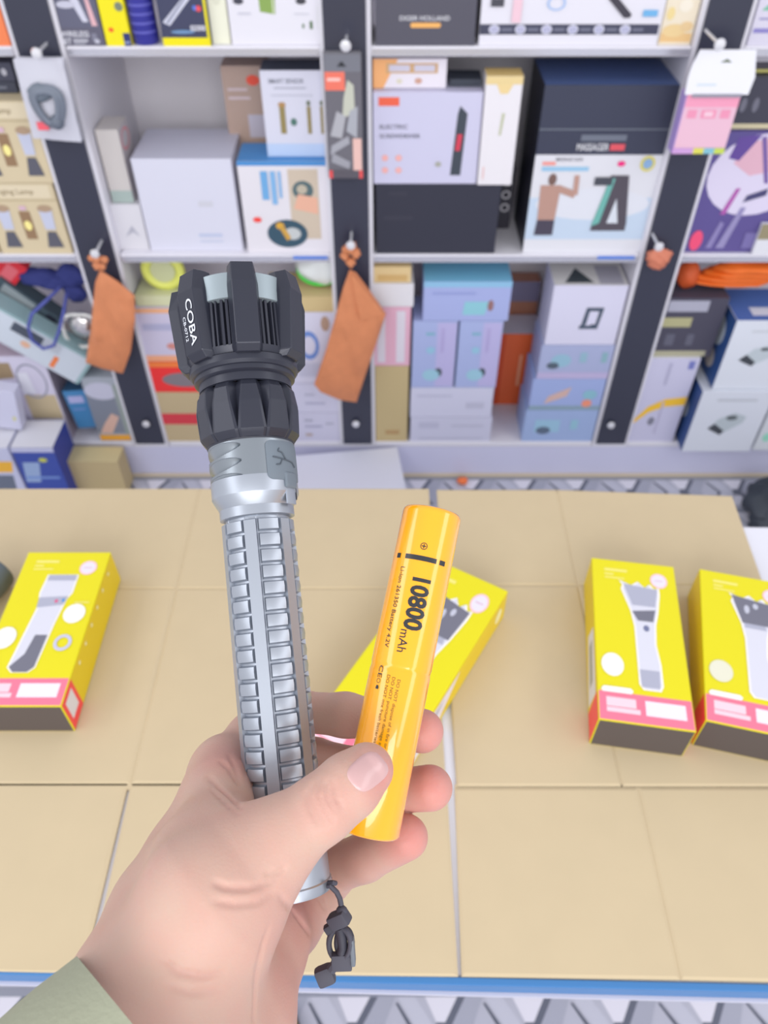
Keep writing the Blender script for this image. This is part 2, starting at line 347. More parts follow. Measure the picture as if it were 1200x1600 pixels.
# ------------------------------------------------------------------ goods, middle shelf, centre bay
z = sb('black_carton', 'wide plain black box at the bottom of the centre shelf bay', 588, 773, 388, 288, Z1, 1.706, .15, (46, 47, 62), front=[('r', .06, .5, .3, .56, (54, 54, 68)), ('r', .1, .85, .25, .9, (54, 54, 68))])
sb('black_carton', 'narrow black box with three white ovals, beside the wide black box', 776, 797, 340, 262, Z1, 1.83, .08, (52, 50, 62), front=[('o', .5, .78, .34, .07, .35, (200, 198, 205)), ('o', .5, .57, .34, .07, .35, (200, 198, 205)), ('o', .5, .36, .34, .07, .35, (200, 198, 205))])
z2 = sb('screwdriver_box', 'white box with a black and red electric screwdriver picture', 584, 744, 282, 144, z, 1.706, .11, (204, 202, 226),
   front=[('p', [(.74, .10), (.84, .10), (.87, .78), (.80, .86), (.78, .78)], (62, 70, 80)), ('p', [(.775, .38), (.82, .38), (.835, .56), (.79, .56)], (214, 60, 84)), ('r', .05, .86, .24, .95, (238, 100, 70)), ('t', 'ELECTRIC', .06, .62, .26, .045, (110, 110, 126)), ('t', 'SCREWDRIVER', .06, .52, .38, .045, (110, 110, 126))]
    + [('e', .11 + .13 * i, .30 - .14 * j, .03, .035, (240, 176, 170)) for i in (0, 1) for j in (0, 1)] + [('e', .62, .23, .03, .03, (170, 170, 160))])
sb('carton', 'orange and white box lying on the screwdriver box', 583, 696, 148, 92, z2, 1.725, .08, (232, 226, 234), front=[('p', [(0, 0), (.14, 0), (.34, 1), (0, 1)], (240, 176, 116)), ('r', .18, .52, .88, .86, (206, 166, 120)), ('r', .22, .58, .50, .80, (206, 202, 218)), ('r', .56, .58, .84, .80, (206, 202, 218)), ('e', .62, .26, .05, .1, (206, 160, 140)), ('e', .36, .25, .04, .08, (220, 214, 190))])
sb('small_carton', 'small black box behind the white slim box', 702, 752, 140, 124, z2, 1.735, .06, (58, 64, 76))
sb('slim_carton', 'slim white standing box with a gold top in the centre bay', 746, 799, 285, 119, z, 1.700, .05, (232, 228, 232), topcol=(230, 200, 130), front=[('r', .0, .93, 1, 1, (232, 208, 150)), ('p', [(.30, .93), (.75, .93), (.62, .85), (.42, .85)][::-1], (236, 210, 150)), ('p', [(.48, .48), (.54, .48), (.60, .68), (.52, .68)], (190, 194, 160)), ('r', .12, .06, .16, .18, (232, 190, 186))])
sb('massage_gun_box', 'large black and white massage gun box with a muscular man picture', 818, 1008, 382, 133, Z1, 1.712, .17, (56, 60, 80), topcol=(84, 104, 152), leftcol=(34, 36, 52), rightcol=(200, 206, 205),
   front=[('r', .0, .0, 1, .62, (222, 222, 228)), ('r', 0, .76, 1, .768, (110, 116, 128)), ('r', .0, .09, .96, .36, (196, 212, 230)), ('e', .5, .32, .45, .10, (222, 224, 232)),
          ('t', 'MASSAGER', .30, .645, .24, .04, (225, 225, 230)), ('r', .55, .645, .66, .682, (224, 86, 96)), ('r', .32, .70, .66, .735, (110, 116, 130)), ('r', .06, .525, .42, .55, (150, 196, 226)), ('r', .06, .56, .16, .58, (240, 150, 140)), ('t', 'MASSAGE GUN', .16, .585, .2, .02, (120, 120, 130)),
          ('p', [(.08, .22), (.22, .22), (.23, .44), (.07, .44)], (186, 146, 132)), ('e', .155, .475, .032, .035, (120, 92, 84)), ('p', [(.20, .40), (.34, .36), (.36, .40), (.22, .44)], (186, 146, 132)), ('p', [(.33, .38), (.37, .38), (.36, .50), (.32, .50)], (190, 150, 136)), ('p', [(.07, .12), (.22, .12), (.22, .22), (.08, .22)], (72, 66, 82)),
          ('p', [(.52, .15), (.80, .15), (.80, .20), (.74, .50), (.60, .50)][::1], (82, 76, 86)), ('p', [(.64, .20), (.73, .20), (.68, .36)], (214, 220, 228)), ('p', [(.52, .18), (.58, .20), (.64, .48), (.60, .49)], (110, 180, 170)), ('r', .48, .44, .62, .49, (72, 74, 84)),
          ('e', .66, .57, .03, .016, (240, 40, 130)), ('o', .86, .57, .055, .045, .3, (226, 214, 90)), ('e', .86, .57, .036, .03, (140, 176, 214))])
# right bay, middle shelf
z = sb('purple_box', 'purple box with a big white circle and tool photo on the right shelf', 1071, 1230, 382, 206, Z1, 1.712, .15, (92, 80, 142), topcol=(110, 98, 164),
   front=[('e', .475, .66, .455, .33, (218, 210, 232)), ('p', [(.22, .76), (.30, .92), (.62, .98), (.62, .70), (.40, .66)][::-1], (222, 176, 192)), ('p', [(.16, .80), (.20, .96), (.40, .98), (.26, .78)][::-1], (98, 72, 150)), ('p', [(.42, .44), (.62, .50), (.62, .56), (.44, .50)], (72, 70, 112)), ('p', [(.40, .96), (.44, .97), (.60, .60), (.56, .60)][::-1], (120, 96, 160)), ('p', [(.30, .04), (.38, .04), (.47, .40), (.42, .40)], (150, 142, 186)), ('p', [(.20, .04), (.26, .04), (.31, .26), (.27, .28)], (140, 130, 180)), ('p', [(.24, .34), (.29, .34), (.36, .56), (.32, .56)], (176, 90, 170)), ('e', .09, .11, .06, .09, (238, 80, 120)), ('r', .55, .04, .78, .18, (120, 110, 166))])
z = sb('black_carton', 'black box with a gold line resting on the purple box', 1150, 1310, 165, 120, z, 1.72, .12, (62, 62, 76), front=[('r', 0, .02, 1, .12, (206, 196, 160)), ('e', .07, .48, .03, .14, (112, 112, 126)), ('e', .19, .48, .03, .14, (112, 112, 126))])
sb('black_carton', 'upper black box with light lettering at the right edge', 1166, 1320, 112, 78, z, 1.74, .10, (70, 66, 76), front=[('r', 0, .02, 1, .16, (196, 190, 110)), ('r', 0, .5, .3, .75, (190, 188, 196))])
sb('small_carton', 'small white box in front at the right end of the middle shelf', 1178, 1260, 388, 350, Z1, 1.70, .01, (222, 222, 228), front=[('r', .0, .5, .3, 1, (150, 140, 110))])

# ------------------------------------------------------------------ goods, bottom shelf, left bay (muddle)
def slab(name, label, cx, cy, W_, H_, ang, Y, d, col, cat='box', **k):
    """box leaning sideways: centre pixel, size in metres, roll angle in the shelf front plane"""
    c = ony(cx, cy, Y); a = math.radians(ang)
    x0 = c.x - (W_ / 2) * math.cos(a) - (H_ / 2) * math.sin(a); z0 = c.z + (W_ / 2) * math.sin(a) - (H_ / 2) * math.cos(a)
    return carton(name, label, cat, x0, x0 + W_, Y, Y + d, z0, z0 + H_, col, roll=ang, **k)
slab('carton', 'red and white box leaning at the top left of the bottom shelf', -5, 448, .20, .060, -44, 1.775, .05, (222, 44, 58), front=[('r', .62, .2, .9, .7, (232, 110, 120)), ('e', .5, .5, .03, .2, (240, 200, 205))])
slab('carton', 'dark green box slanting between red box and teal edged box', 40, 478, .055, .17, -44, 1.765, .05, (72, 88, 98), front=[('r', .1, .4, .9, .9, (150, 160, 164)), ('r', .1, .05, .9, .2, (40, 44, 60))])
slab('carton', 'teal edged white box lying aslant over the bottom shelf', 43, 532, .315, .098, 39.5, 1.70, .055, (150, 180, 184), frontcol=(150, 180, 184),
     front=[('r', .03, .0, .97, .93, (204, 212, 222)), ('r', .35, .55, .6, .85, (74, 82, 96)), ('r', .60, .58, .75, .9, (190, 196, 206)), ('e', .5, .35, .04, .1, (226, 180, 150)), ('p', [(.73, .10), (.77, .10), (.77, .5), (.73, .5)], (238, 130, 70)), ('e', .15, .6, .1, .2, (214, 204, 216))])
# blue bag with loop handle
bgx = ony(85, 438, 1.74)
bag = empty('blue_bag', (bgx.x, 1.76, bgx.z - 0.1), 'navy blue fabric bag with a loop handle, hung under the left shelf', 'bag')
mb = MB(); IB = inv(bag)
for (u, v, sx, sz, rr) in ((62, 432, 1.3, .55, .045), (112, 430, .9, .8, .04), (118, 456, .75, .8, .035), (85, 440, 1.2, .5, .04)):
    q = ony(u, v, 1.785); mb.ball(q, rr, mat((50, 58, 124), 0.8, bump=0.4, bscale=60), 24, (sx, .5, sz), .35)
mb.build('bag_body', bag, smooth=80, M=IB)
mb = MB(); loop = [(93, 450), (72, 470), (50, 490), (44, 510), (50, 532), (68, 545), (84, 540), (93, 515), (100, 485), (104, 460)]
mb.tube([ony(u, v, 1.680 if i not in (0, 9) else 1.74) for i, (u, v) in enumerate(loop)], .0042, mat((84, 92, 168), 0.8), 10)
mb.build('handle', bag, smooth=60, M=IB)
q = ony(128, 512, 1.73)
bw = empty('steel_bowl', (q.x, 1.745, q.z - .04), 'shiny steel bowl in a white frame behind the brown pouch', 'bowl')
mb = MB(); mb.ball((0, 0, .04), .036, mat((225, 222, 222), 0.15, 0.85), 32, (1, .7, 1)); mb.build('bowl', bw, smooth=60)
mb = MB(); mb.tube([Vector((math.cos(a) * .047 * (1.0 + .12 * abs(math.sin(2 * a))), -.018, .032 + math.sin(a) * .047 * (1.0 + .12 * abs(math.sin(2 * a))))) for a in [2 * PI * k / 32 for k in range(32)]], .005, mat((236, 236, 232), 0.4), 8, closed=True); mb.build('frame', bw, smooth=60)
sb('carton', 'yellow and white box peeping out above the steel bowl', 82, 124, 495, 470, Z0 + .24, 1.80, .05, (232, 226, 216), h=.06, front=[('p', [(0, 0), (.2, 0), (.0, .5)], (246, 200, 60)), ('r', .0, .0, .9, .1, (246, 190, 60))])
slab('carton', 'blue box tilted on the bottom shelf under the teal edged box', 127, 640, .062, .130, -4, 1.715, .06, (70, 134, 186), topcol=(48, 84, 118), front=[('r', .12, .68, .8, .86, (176, 178, 222)), ('r', .15, .5, .7, .53, (130, 150, 210))])
sb('carton', 'photo printed grey box with an orange strip beside the left post', 157, 207, 686, 590, Z0, 1.703, .09, (166, 172, 182), front=[('r', .02, .02, .96, .11, (238, 170, 60)), ('p', [(0, .14), (.9, .14), (.98, .8), (.0, .86)], (128, 134, 148)), ('e', .5, .80, .5, .13, (196, 196, 214)), ('p', [(.08, .14), (.45, .14), (.8, .40), (.6, .46), (.3, .30)], (216, 178, 162)), ('r', .86, .12, 1, .9, (150, 160, 156))])
sb('carton', 'lilac white box with a kraft patch and brown handle picture, bottom left', -70, 82, 600, 557, Z0, 1.712, .14, (212, 207, 226), topcol=(196, 178, 196), rightcol=(164, 152, 168),
   front=[('r', .66, .27, .985, .56, (200, 182, 146)), ('p', [(.44, .74), (.64, .76), (.64, .93), (.44, .93)], (160, 138, 106)), ('o', .80, .72, .15, .20, .10, (150, 152, 168)), ('p', [(.66, .58), (.80, .58), (.78, .82), (.68, .82)], (228, 228, 238)), ('e', .5, .3, .04, .12, (232, 226, 190))])
# on the floor before the kickboard
c1 = carton('kraft_carton', 'small kraft carton on the floor against the kickboard', 'box', ony(100, 712, 1.62).x, ony(181, 712, 1.62).x, 1.62, 1.685, 0.002, 0.128, (196, 176, 132), topcol=(214, 198, 150), yaw=-1, rough=.7)
carton('carton', 'blue and white box on the floor, left of the kraft carton', 'box', ony(24, 720, 1.575).x, ony(90, 720, 1.575).x, 1.575, 1.690, 0.002, 0.218, (62, 82, 168), topcol=(224, 224, 232), rightcol=(52, 68, 158),
       front=[('r', .0, .93, 1, 1, (200, 202, 230)), ('p', [(.05, .42), (.4, .42), (.55, .76), (.15, .76)], (156, 178, 216)), ('e', .66, .80, .10, .035, (206, 210, 80)), ('r', .1, .48, .9, .52, (120, 150, 214))])
carton('carton', 'white box with orange corners on the floor, cut by the left edge', 'box', ony(-80, 720, 1.57).x, ony(20, 720, 1.57).x, 1.570, 1.690, 0.002, 0.222, (204, 206, 232), topcol=(226, 226, 234), front=[('p', [(.6, .60), (.92, .60), (.98, .78), (.6, .78)], (246, 186, 60)), ('p', [(.5, .3), (.86, .3), (.9, .55), (.5, .55)], (110, 118, 136))])
slab('carton', 'white box with a yellow corner standing at the left edge', 2, 640, .085, .13, 10, 1.640, .04, (212, 212, 234), front=[('p', [(.0, .62), (.38, .62), (.45, .95), (0, .95)], (252, 200, 60)), ('e', .85, .3, .05, .06, (216, 214, 140))])

# bottom shelf, mid-left bay ------------------------------------------------
z = sb('kraft_carton', 'kraft box with a red stripe at the bottom of the stack by the left post', 252, 352, 665, 613, Z0, 1.704, .12, (196, 176, 138), rough=.7, front=[('r', 0, .36, 1, .58, (214, 62, 74))])
z = sb('carton', 'red box with a grey oval, stacked on the kraft box', 238, 345, 600, 566, z, 1.704, .12, (240, 50, 50), front=[('e', .5, .42, .34, .24, (132, 122, 128)), ('r', 0, .84, 1, 1, (244, 130, 60))])
z = sb('carton', 'lilac box with small print, stacked above the red box', 216, 330, 530, 482, z, 1.706, .12, (204, 198, 220), front=[('r', 0, 0, 1, .12, (240, 170, 130)), ('r', .1, .6, .7, .72, (176, 176, 206)), ('e', .45, .3, .08, .06, (210, 140, 130)), ('r', 0, .92, .9, 1, (238, 176, 130))])
z = sb('small_carton', 'pale green box under the yellow tape roll', 214, 300, 478, 462, z, 1.715, .10, (208, 210, 170))
q = ony(258, 446, 1.74)
tr = empty('tape_roll', (q.x, 1.75, z), 'pale yellow green tape roll under the middle shelf', 'tape roll')
mb = MB(); R_ = .052
mb.tube([Vector((math.cos(a) * R_ * .8, 0, .048 + math.sin(a) * .040)) for a in [2 * PI * k / 36 for k in range(36)]], .012, mat((222, 226, 110), 0.4), 12, closed=True); mb.build('tape', tr, smooth=60)
mb = MB(); mb.lathe([(-.006, .030), (.006, .030)], mat((200, 204, 160), 0.5), 32, Matrix.Translation((0, 0, .048)) @ Matrix.Rotation(PI / 2, 4, 'X')); mb.build('core', tr, smooth=60)
z = sb('white_carton', 'lowest white box of the stack left of the centre post', 425, 531, 680, 645, Z0, 1.704, .12, (206, 204, 224), front=[('r', .5, .5, .75, .56, (160, 160, 186)), ('r', .5, .7, .62, .78, (170, 170, 190)), ('r', .8, .6, .92, .66, (170, 170, 190)), ('r', .5, .2, .6, .28, (180, 160, 150))])
z = sb('white_carton', 'second white box up in the stack left of the centre post', 425, 529, 630, 600, z, 1.704, .12, (210, 208, 228), front=[('r', .5, .3, .8, .36, (170, 170, 196)), ('r', .5, .6, .65, .66, (180, 180, 200))])
z = sb('carton', 'white box with a blue arch print, left of the hanging brown pouch', 415, 527, 560, 488, z, 1.706, .12, (214, 212, 230), front=[('o', .62, .55, .14, .2, .35, (110, 142, 208)), ('r', .45, .1, .9, .3, (196, 196, 216)), ('e', .86, .85, .06, .1, (180, 150, 130))])
z = sb('kraft_carton', 'flat kraft box under the green net bag', 415, 521, 480, 464, z, 1.706, .12, (206, 184, 134), rough=.7)
q = ony(500, 440, 1.75)
gb = MB(); gb.ball((0, 0, 0.048), .05, mat((228, 232, 230), 0.5), 24, (1.1, .8, .9), .25)
gb.tube([Vector((math.cos(a) * .052, -.012 + .01 * math.sin(a), .042 + math.sin(a) * .034)) for a in [2 * PI * k / 32 for k in range(32)]], .004, mat((70, 210, 70), 0.5), 8, closed=True)
o = gb.build('green_rimmed_pack', smooth=60); o.location = (q.x, 1.765, z + .003); tag(o, 'white soft pack with a bright green rim, topmost beside the centre post', 'pack')

# bottom shelf, centre bay --------------------------------------------------
z = sb('kraft_carton', 'tall kraft box standing right of the centre post', 587, 636, 680, 572, Z0, 1.704, .12, (196, 176, 130), rough=.7, front=[('r', .3, .1, .75, .16, (180, 146, 100))])
z = sb('striped_carton', 'pink and white striped box on the tall kraft box', 584, 640, 560, 480, z, 1.704, .11, (226, 176, 196), front=[('r', .1, .06, .32, .94, (222, 216, 226)), ('r', .62, .06, .86, .94, (222, 216, 226))])
z = sb('small_carton', 'small white box in the stack beside the centre post', 584, 646, 475, 444, z, 1.704, .11, (222, 220, 224))
z = sb('small_carton', 'golden beige box on top beside the centre post', 584, 642, 440, 417, z, 1.710, .10, (222, 196, 144), front=[('r', .1, .1, .9, .5, (206, 170, 110))])
z = sb('white_carton', 'lower of two wide white boxes under the pale blue pair', 641, 766, 680, 652, Z0, 1.704, .13, (204, 204, 224), front=[('r', .1, .55, .35, .8, (190, 190, 212)), ('r', .5, .6, .9, .7, (192, 192, 212)), ('r', .1, .1, .9, .16, (190, 190, 210))])
z = sb('white_carton', 'upper of two wide white boxes under the pale blue pair', 641, 768, 640, 606, z, 1.704, .13, (208, 208, 228), front=[('r', .08, .7, .5, .76, (188, 188, 210)), ('r', .68, .3, .9, .5, (192, 192, 212))])
def bluebox(label, ul, ur, vu, vt, z0, **k):
    return sb('blue_carton', label, ul, ur, vu, vt, z0, 1.704, .12, (168, 180, 222), group=None,
       front=[('r', .55, .02, .98, .98, (186, 180, 222)), ('e', .62, .24, .09, .07, (70, 82, 92)), ('e', .45, .20, .2, .09, (156, 200, 218)), ('r', .3, .8, .5, .84, (130, 180, 200)), ('r', .65, .55, .72, .9, (176, 166, 212)), ('e', .42, .58, .1, .05, (150, 196, 220))], **k)
bluebox('left box of the pale blue pair standing upright', 643, 709, 590, 502, z)
z = bluebox('right box of the pale blue pair, touching the orange box', 712, 776, 590, 502, z)
z = sb('blue_carton', 'wide pale blue box lying on top of the upright pair', 661, 796, 480, 440, z, 1.704, .12, (166, 176, 222), topcol=(120, 184, 214), front=[('r', 0, .86, 1, 1, (142, 190, 222)), ('p', [(.46, .16), (.72, .16), (.76, .5), (.48, .5)], (142, 200, 212)), ('e', .78, .40, .035, .14, (150, 110, 110)), ('r', .1, .68, .6, .74, (150, 160, 212))])
sb('orange_carton', 'bright orange box with a white top, set back on the bottom shelf', 771, 832, 626, 522, Z0, 1.875, .10, (242, 108, 56), topcol=(222, 214, 226), frontcol=(242, 108, 56), front=[('r', .5, .28, .58, .72, (250, 170, 130)), ('r', 0, 0, .12, 1, (226, 84, 34))], leftcol=(226, 84, 34))
sb('carton', 'brown and grey box behind the orange box', 790, 836, 500, 440, Z0, 1.985, .05, (186, 128, 104), front=[('r', .0, .82, 1, 1, (140, 134, 164)), ('r', .3, .6, .8, .7, (160, 130, 140))])
z = sb('blue_carton', 'lowest pale blue box of the right stack in the centre bay', 815, 925, 685, 641, Z0, 1.704, .12, (160, 180, 220), front=[('e', .28, .38, .09, .12, (92, 108, 130)), ('r', .15, .3, .5, .7, (156, 196, 220)), ('e', .28, .36, .1, .12, (92, 108, 130)), ('r', .65, .4, .75, .7, (150, 196, 214))])
z = sb('blue_carton', 'pale blue box with an orange lure picture in the right stack', 826, 937, 636, 592, z, 1.704, .12, (160, 176, 222), front=[('r', 0, .0, 1, .14, (140, 164, 180)), ('p', [(.2, .2), (.5, .45), (.55, .75), (.4, .6), (.25, .45)], (214, 180, 170)), ('e', .8, .22, .07, .12, (240, 150, 120)), ('e', .82, .5, .1, .15, (140, 190, 206))])
z = sb('blue_carton', 'pale blue box directly under the white box with square mark', 839, 950, 586, 540, z, 1.704, .12, (170, 178, 212), front=[('e', .2, .4, .09, .10, (84, 98, 112)), ('e', .3, .55, .14, .2, (150, 190, 210)), ('e', .2, .4, .08, .10, (84, 98, 112)), ('r', 0, 0, 1, .2, (190, 180, 216)), ('r', .55, .5, .65, .8, (150, 186, 204)), ('r', .85, .5, .93, .8, (140, 180, 190))])
z = sb('white_carton', 'white box with a black square mark, top of the right stack', 852, 962, 530, 446, z, 1.706, .12, (214, 212, 232), topcol=(214, 212, 210), top=[('p', [(.15, .1), (.55, .1), (.35, .7)], (62, 70, 76)), ('r', .62, .05, .95, .8, (170, 168, 180))],
   front=[('p', [(.46, .30), (.50, .64), (.74, .64), (.70, .30), (.60, .30), (.60, .36), (.66, .36), (.68, .58), (.55, .58), (.53, .36)][::-1], (66, 80, 98)), ('r', .44, .28, .70, .34, (66, 80, 98))])
# bottom shelf, right bay ---------------------------------------------------
z = sb('arc_carton', 'white standing box with a yellow arc right of the right post', 979, 1052, 685, 560, Z0, 1.704, .10, (204, 202, 226), topcol=(226, 226, 234), rightcol=(80, 84, 108),
   front=[('p', [(.02, .22), (.02, .27), (.25, .44), (.55, .53), (.99, .56), (.99, .46), (.6, .44), (.3, .37)][::-1], (246, 196, 50)), ('e', .40, .26, .07, .05, (130, 130, 146)), ('r', .52, .1, .56, .5, (186, 182, 208)), ('r', .8, .88, .92, .97, (120, 126, 190)), ('r', .42, .7, .48, .95, (182, 180, 206))])
z = sb('black_carton', 'black box with gold lines above the yellow arc box', 1026, 1120, 526, 466, z, 1.712, .10, (72, 70, 86), front=[('r', 0, 0, .9, .10, (176, 172, 146)), ('r', .0, .52, .5, .68, (176, 172, 130)), ('r', .05, .78, .7, .96, (170, 170, 186)), ('r', .15, .2, .3, .4, (96, 96, 112)), ('r', .5, .2, .62, .4, (96, 96, 112))])
q = ony(1135, 440, 1.74)
ob = empty('orange_bag', (q.x, 1.765, z + .002), 'bright orange folded bag under the right shelf', 'bag')
mb = MB(); om = mat((236, 112, 32), 0.6, bump=.3, bscale=40)
for k in range(4): mb.ball((.02 + .01 * k, -.008 * k, .018 + k * .016), .02, om, 24, (5.5 - .4 * k, 1.6, .62), .25)
mb.build('folded_cloth', ob, smooth=80)
mb = MB(); mb.ball((-.09, -.005, .034), .028, mat((204, 86, 36), 0.6), 16, (1, 1, 1.2), .2); mb.build('folded_end', ob, smooth=80)
mo = [('p', [(.18, .44), (.34, .36), (.58, .52), (.60, .60), (.46, .66), (.30, .60)], (190, 200, 206)), ('p', [(.17, .44), (.34, .35), (.37, .41), (.24, .52)], (62, 66, 74)), ('e', .42, .60, .05, .025, (80, 88, 92)), ('r', .2, .84, .6, .86, (196, 200, 206))]
z = sb('camera_box', 'lower white and blue box with a grey gadget picture, bottom right', 1066, 1172, 702, 612, Z0, 1.660, .15, (214, 218, 228), leftcol=(52, 82, 140), left=[('e', .5, .5, .2, .15, (196, 206, 216))],
   front=[('p', [(.26, .40), (.46, .30), (.72, .50), (.74, .60), (.56, .66), (.36, .56)], (184, 194, 200)), ('p', [(.25, .40), (.46, .29), (.50, .36), (.33, .48)], (66, 70, 78)), ('e', .54, .58, .08, .04, (96, 104, 108)), ('r', .24, .85, .8, .88, (190, 194, 202))])
sb('camera_box', 'upper white and blue box with a grey gadget picture, far right', 1113, 1250, 606, 501, z, 1.670, .15, (216, 220, 229), topcol=(74, 108, 180), top=[('r', .2, .15, .6, .4, (214, 220, 236))], leftcol=(48, 84, 144), left=[('e', .5, .66, .26, .2, (196, 206, 216)), ('e', .5, .26, .2, .14, (206, 196, 190))], front=mo)
sb('carton', 'white box with a small green mark at the bottom right edge', 1176, 1290, 702, 618, Z0, 1.665, .10, (210, 214, 220), front=[('e', .12, .25, .06, .08, (150, 214, 190))])

# things on the floor behind the counter ------------------------------------
a = onz(468, 712, .12); b = onz(637, 698, .12)
carton('white_carton', 'large white flat box on the floor behind the counter', 'box', a.x, a.x + (b - a).length, a.y - .24, a.y, 0.002, .12, (222, 224, 238), yaw=math.degrees(math.atan2(b.y - a.y, b.x - a.x)))
q = onz(723, 752, 0.01)
mb = MB(); mb.ball((0, 0, .012), .014, mat((242, 120, 62), 0.5), 16, (1.2, .8, .8), .3); o = mb.build('orange_ball', smooth=60); o.location = (q.x, q.y, .0008); tag(o, 'small orange ball on the patterned floor by the kickboard', 'ball')
q = onz(432, 1592, .03)
so = empty('shoe', (q.x, q.y - .01, .0008), 'brown shoe on the patterned floor under the front of the counter', 'shoe', rz=math.radians(190))
mb = MB()
sec_ = [(-.02, .030, .022), (.0, .036, .034), (.04, .040, .042), (.10, .038, .052), (.16, .034, .066), (.21, .032, .075), (.235, .026, .070)]
vs = []; n_ = 20
for (y_, w_, h_) in sec_:
    for j in range(n_):
        a_ = PI * j / (n_ - 1); vs.append((w_ * math.cos(a_), y_, .012 + h_ * math.sin(a_) ** .8))
fs = [(i * n_ + j, i * n_ + j + 1, (i + 1) * n_ + j + 1, (i + 1) * n_ + j) for i in range(len(sec_) - 1) for j in range(n_ - 1)]
fs += [tuple(range(n_))[::-1], tuple((len(sec_) - 1) * n_ + j for j in range(n_))]
mb.add(vs, fs, mat((176, 152, 104), .7, bump=.3, bscale=90)); mb.build('upper', so, smooth=60)
mb = MB(); ol_ = [(w_ + .003, y_) for y_, w_, h_ in sec_] + [(-w_ - .003, y_) for y_, w_, h_ in reversed(sec_)]; k_ = len(ol_)
mb.add([(x, y, z_) for z_ in (0, .0118) for x, y in ol_], [tuple(reversed(range(k_))), tuple(range(k_, 2 * k_))] + [(i, (i + 1) % k_, k_ + (i + 1) % k_, k_ + i) for i in range(k_)], mat((84, 78, 74), .8)); mb.build('sole', so)
q = onz(1190, 780, .06)
mb = MB()
for (x, y, z_, rr) in ((0, 0, .05, .06), (.06, -.03, .045, .055), (.03, .03, .05, .055), (-.02, -.05, .03, .035)): mb.ball((x, y, z_), rr, mat((58, 64, 74), 0.6, bump=.5, bscale=50), 20, (1, 1, .85), .5)
o = mb.build('black_bundle', smooth=80); o.location = (q.x + .02, q.y, .002); tag(o, 'black crumpled bundle on the floor at the right edge', 'bundle')

# ------------------------------------------------------------------ things hung on the posts
def hang_at(u, v, Y): return ony(u, v, Y)
p = ony(57, 96, 1.665)
hb = empty('cable_packet', (p.x, 1.665, p.z), 'clear zip packet with a black cable hung on the left post', 'packet')
bl, br, tl, tr_ = ony(52, 216, 1.665), ony(128, 222, 1.665), ony(20, 92, 1.665), ony(97, 92, 1.665)
IH = inv(hb)
mb = MB(); gm = mat((205, 205, 216), 0.25)
n = 10; vs = []; fs = []
for i in range(n + 1):
    for j in range(n + 1):
        a_, b_ = i / n, j / n
        p_ = (bl * (1 - a_) + br * a_) * (1 - b_) + (tl * (1 - a_) + tr_ * a_) * b_
        vs.append(p_ + Vector((0, -.010 * math.sin(PI * a_) * math.sin(PI * min(1, b_ * 1.15)) + .004 * noise.noise(p_ * 40), 0)))
k = len(vs); vs += [p_ + Vector((0, .012, 0)) for p_ in vs]
for i in range(n):
    for j in range(n):
        q_ = i * (n + 1) + j; fs.append((q_, q_ + n + 1, q_ + n + 2, q_ + 1)); fs.append((k + q_, k + q_ + 1, k + q_ + n + 2, k + q_ + n + 1))
mb.add(vs, fs, gm); mb.build('plastic_bag', hb, smooth=60, M=IH)
mb = MB(); c = (bl + br + tl + tr_) / 4
for t in range(3):
    mb.tube([c + Vector((.030 * math.cos(a_) * (1 - .15 * t) + .004, -.0135 - .003 * t, .036 * math.sin(a_) * (1 - .1 * t) + .006 * math.cos(2 * a_))) for a_ in [2 * PI * k / 28 for k in range(28)]], .0055, mat((118, 126, 140), 0.5), 8, closed=True)
mb.ball(c + Vector((.012, -.014, -.035)), .014, mat((104, 112, 126), .5)); mb.ball(c + Vector((-.005, -.014, .02)), .018, mat((112, 122, 134), .5), 16, (1.3, .4, .9), .3)
mb.build('cable_coil', hb, smooth=60, M=IH)
mb = MB(); mb.box(tuple(c + Vector((-.030, -.0155, -.050))), tuple(c + Vector((-.008, -.0125, -.035))), mat((238, 96, 110), .5)); mb.build('red_tag', hb, M=IH)

def packet(name, label, u0, u1, vt, vb, Y, d, col, front, vu=None, **k):
    a, b = ony(u0, vu or vb, Y), ony(u1, vu or vb, Y)
    return carton(name, label, 'packet', a.x, b.x, Y, Y + d, ony(u0, vb, Y).z, ony(u0, vt, Y).z, col, front=front, **k)
packet('blister_pack', 'grey blister pack with a silver tool hung on the centre post', 514, 568, 82, 278, 1.672, .018, (108, 106, 114),
    [('r', .02, .86, .98, .99, (120, 122, 132)), ('r', .02, .72, .55, .86, (238, 120, 100)), ('r', .08, .79, .43, .815, (250, 200, 190)), ('p', [(.45, .50), (.80, .55), (.78, .76), (.62, .80), (.5, .66)], (196, 198, 182)), ('p', [(.10, .36), (.30, .56), (.55, .52), (.42, .34)][::-1], (176, 176, 182)), ('p', [(.55, .40), (.84, .34), (.88, .60), (.66, .56)], (170, 172, 180)), ('p', [(.08, .20), (.12, .28), (.60, .36), (.64, .30)][::-1], (166, 166, 174)), ('p', [(.10, .14), (.6, .08), (.64, .14), (.14, .22)], (158, 158, 166)), ('r', .72, .06, .96, .34, (232, 190, 180)), ('r', .02, .0, .98, .07, (90, 86, 94)), ('r', .02, 0, .12, .07, (230, 80, 80)), ('r', .88, 0, .98, .07, (230, 80, 80)), ('p', [(.35, .90), (.6, .90), (.48, .94)], (50, 52, 60))], rough=.25)
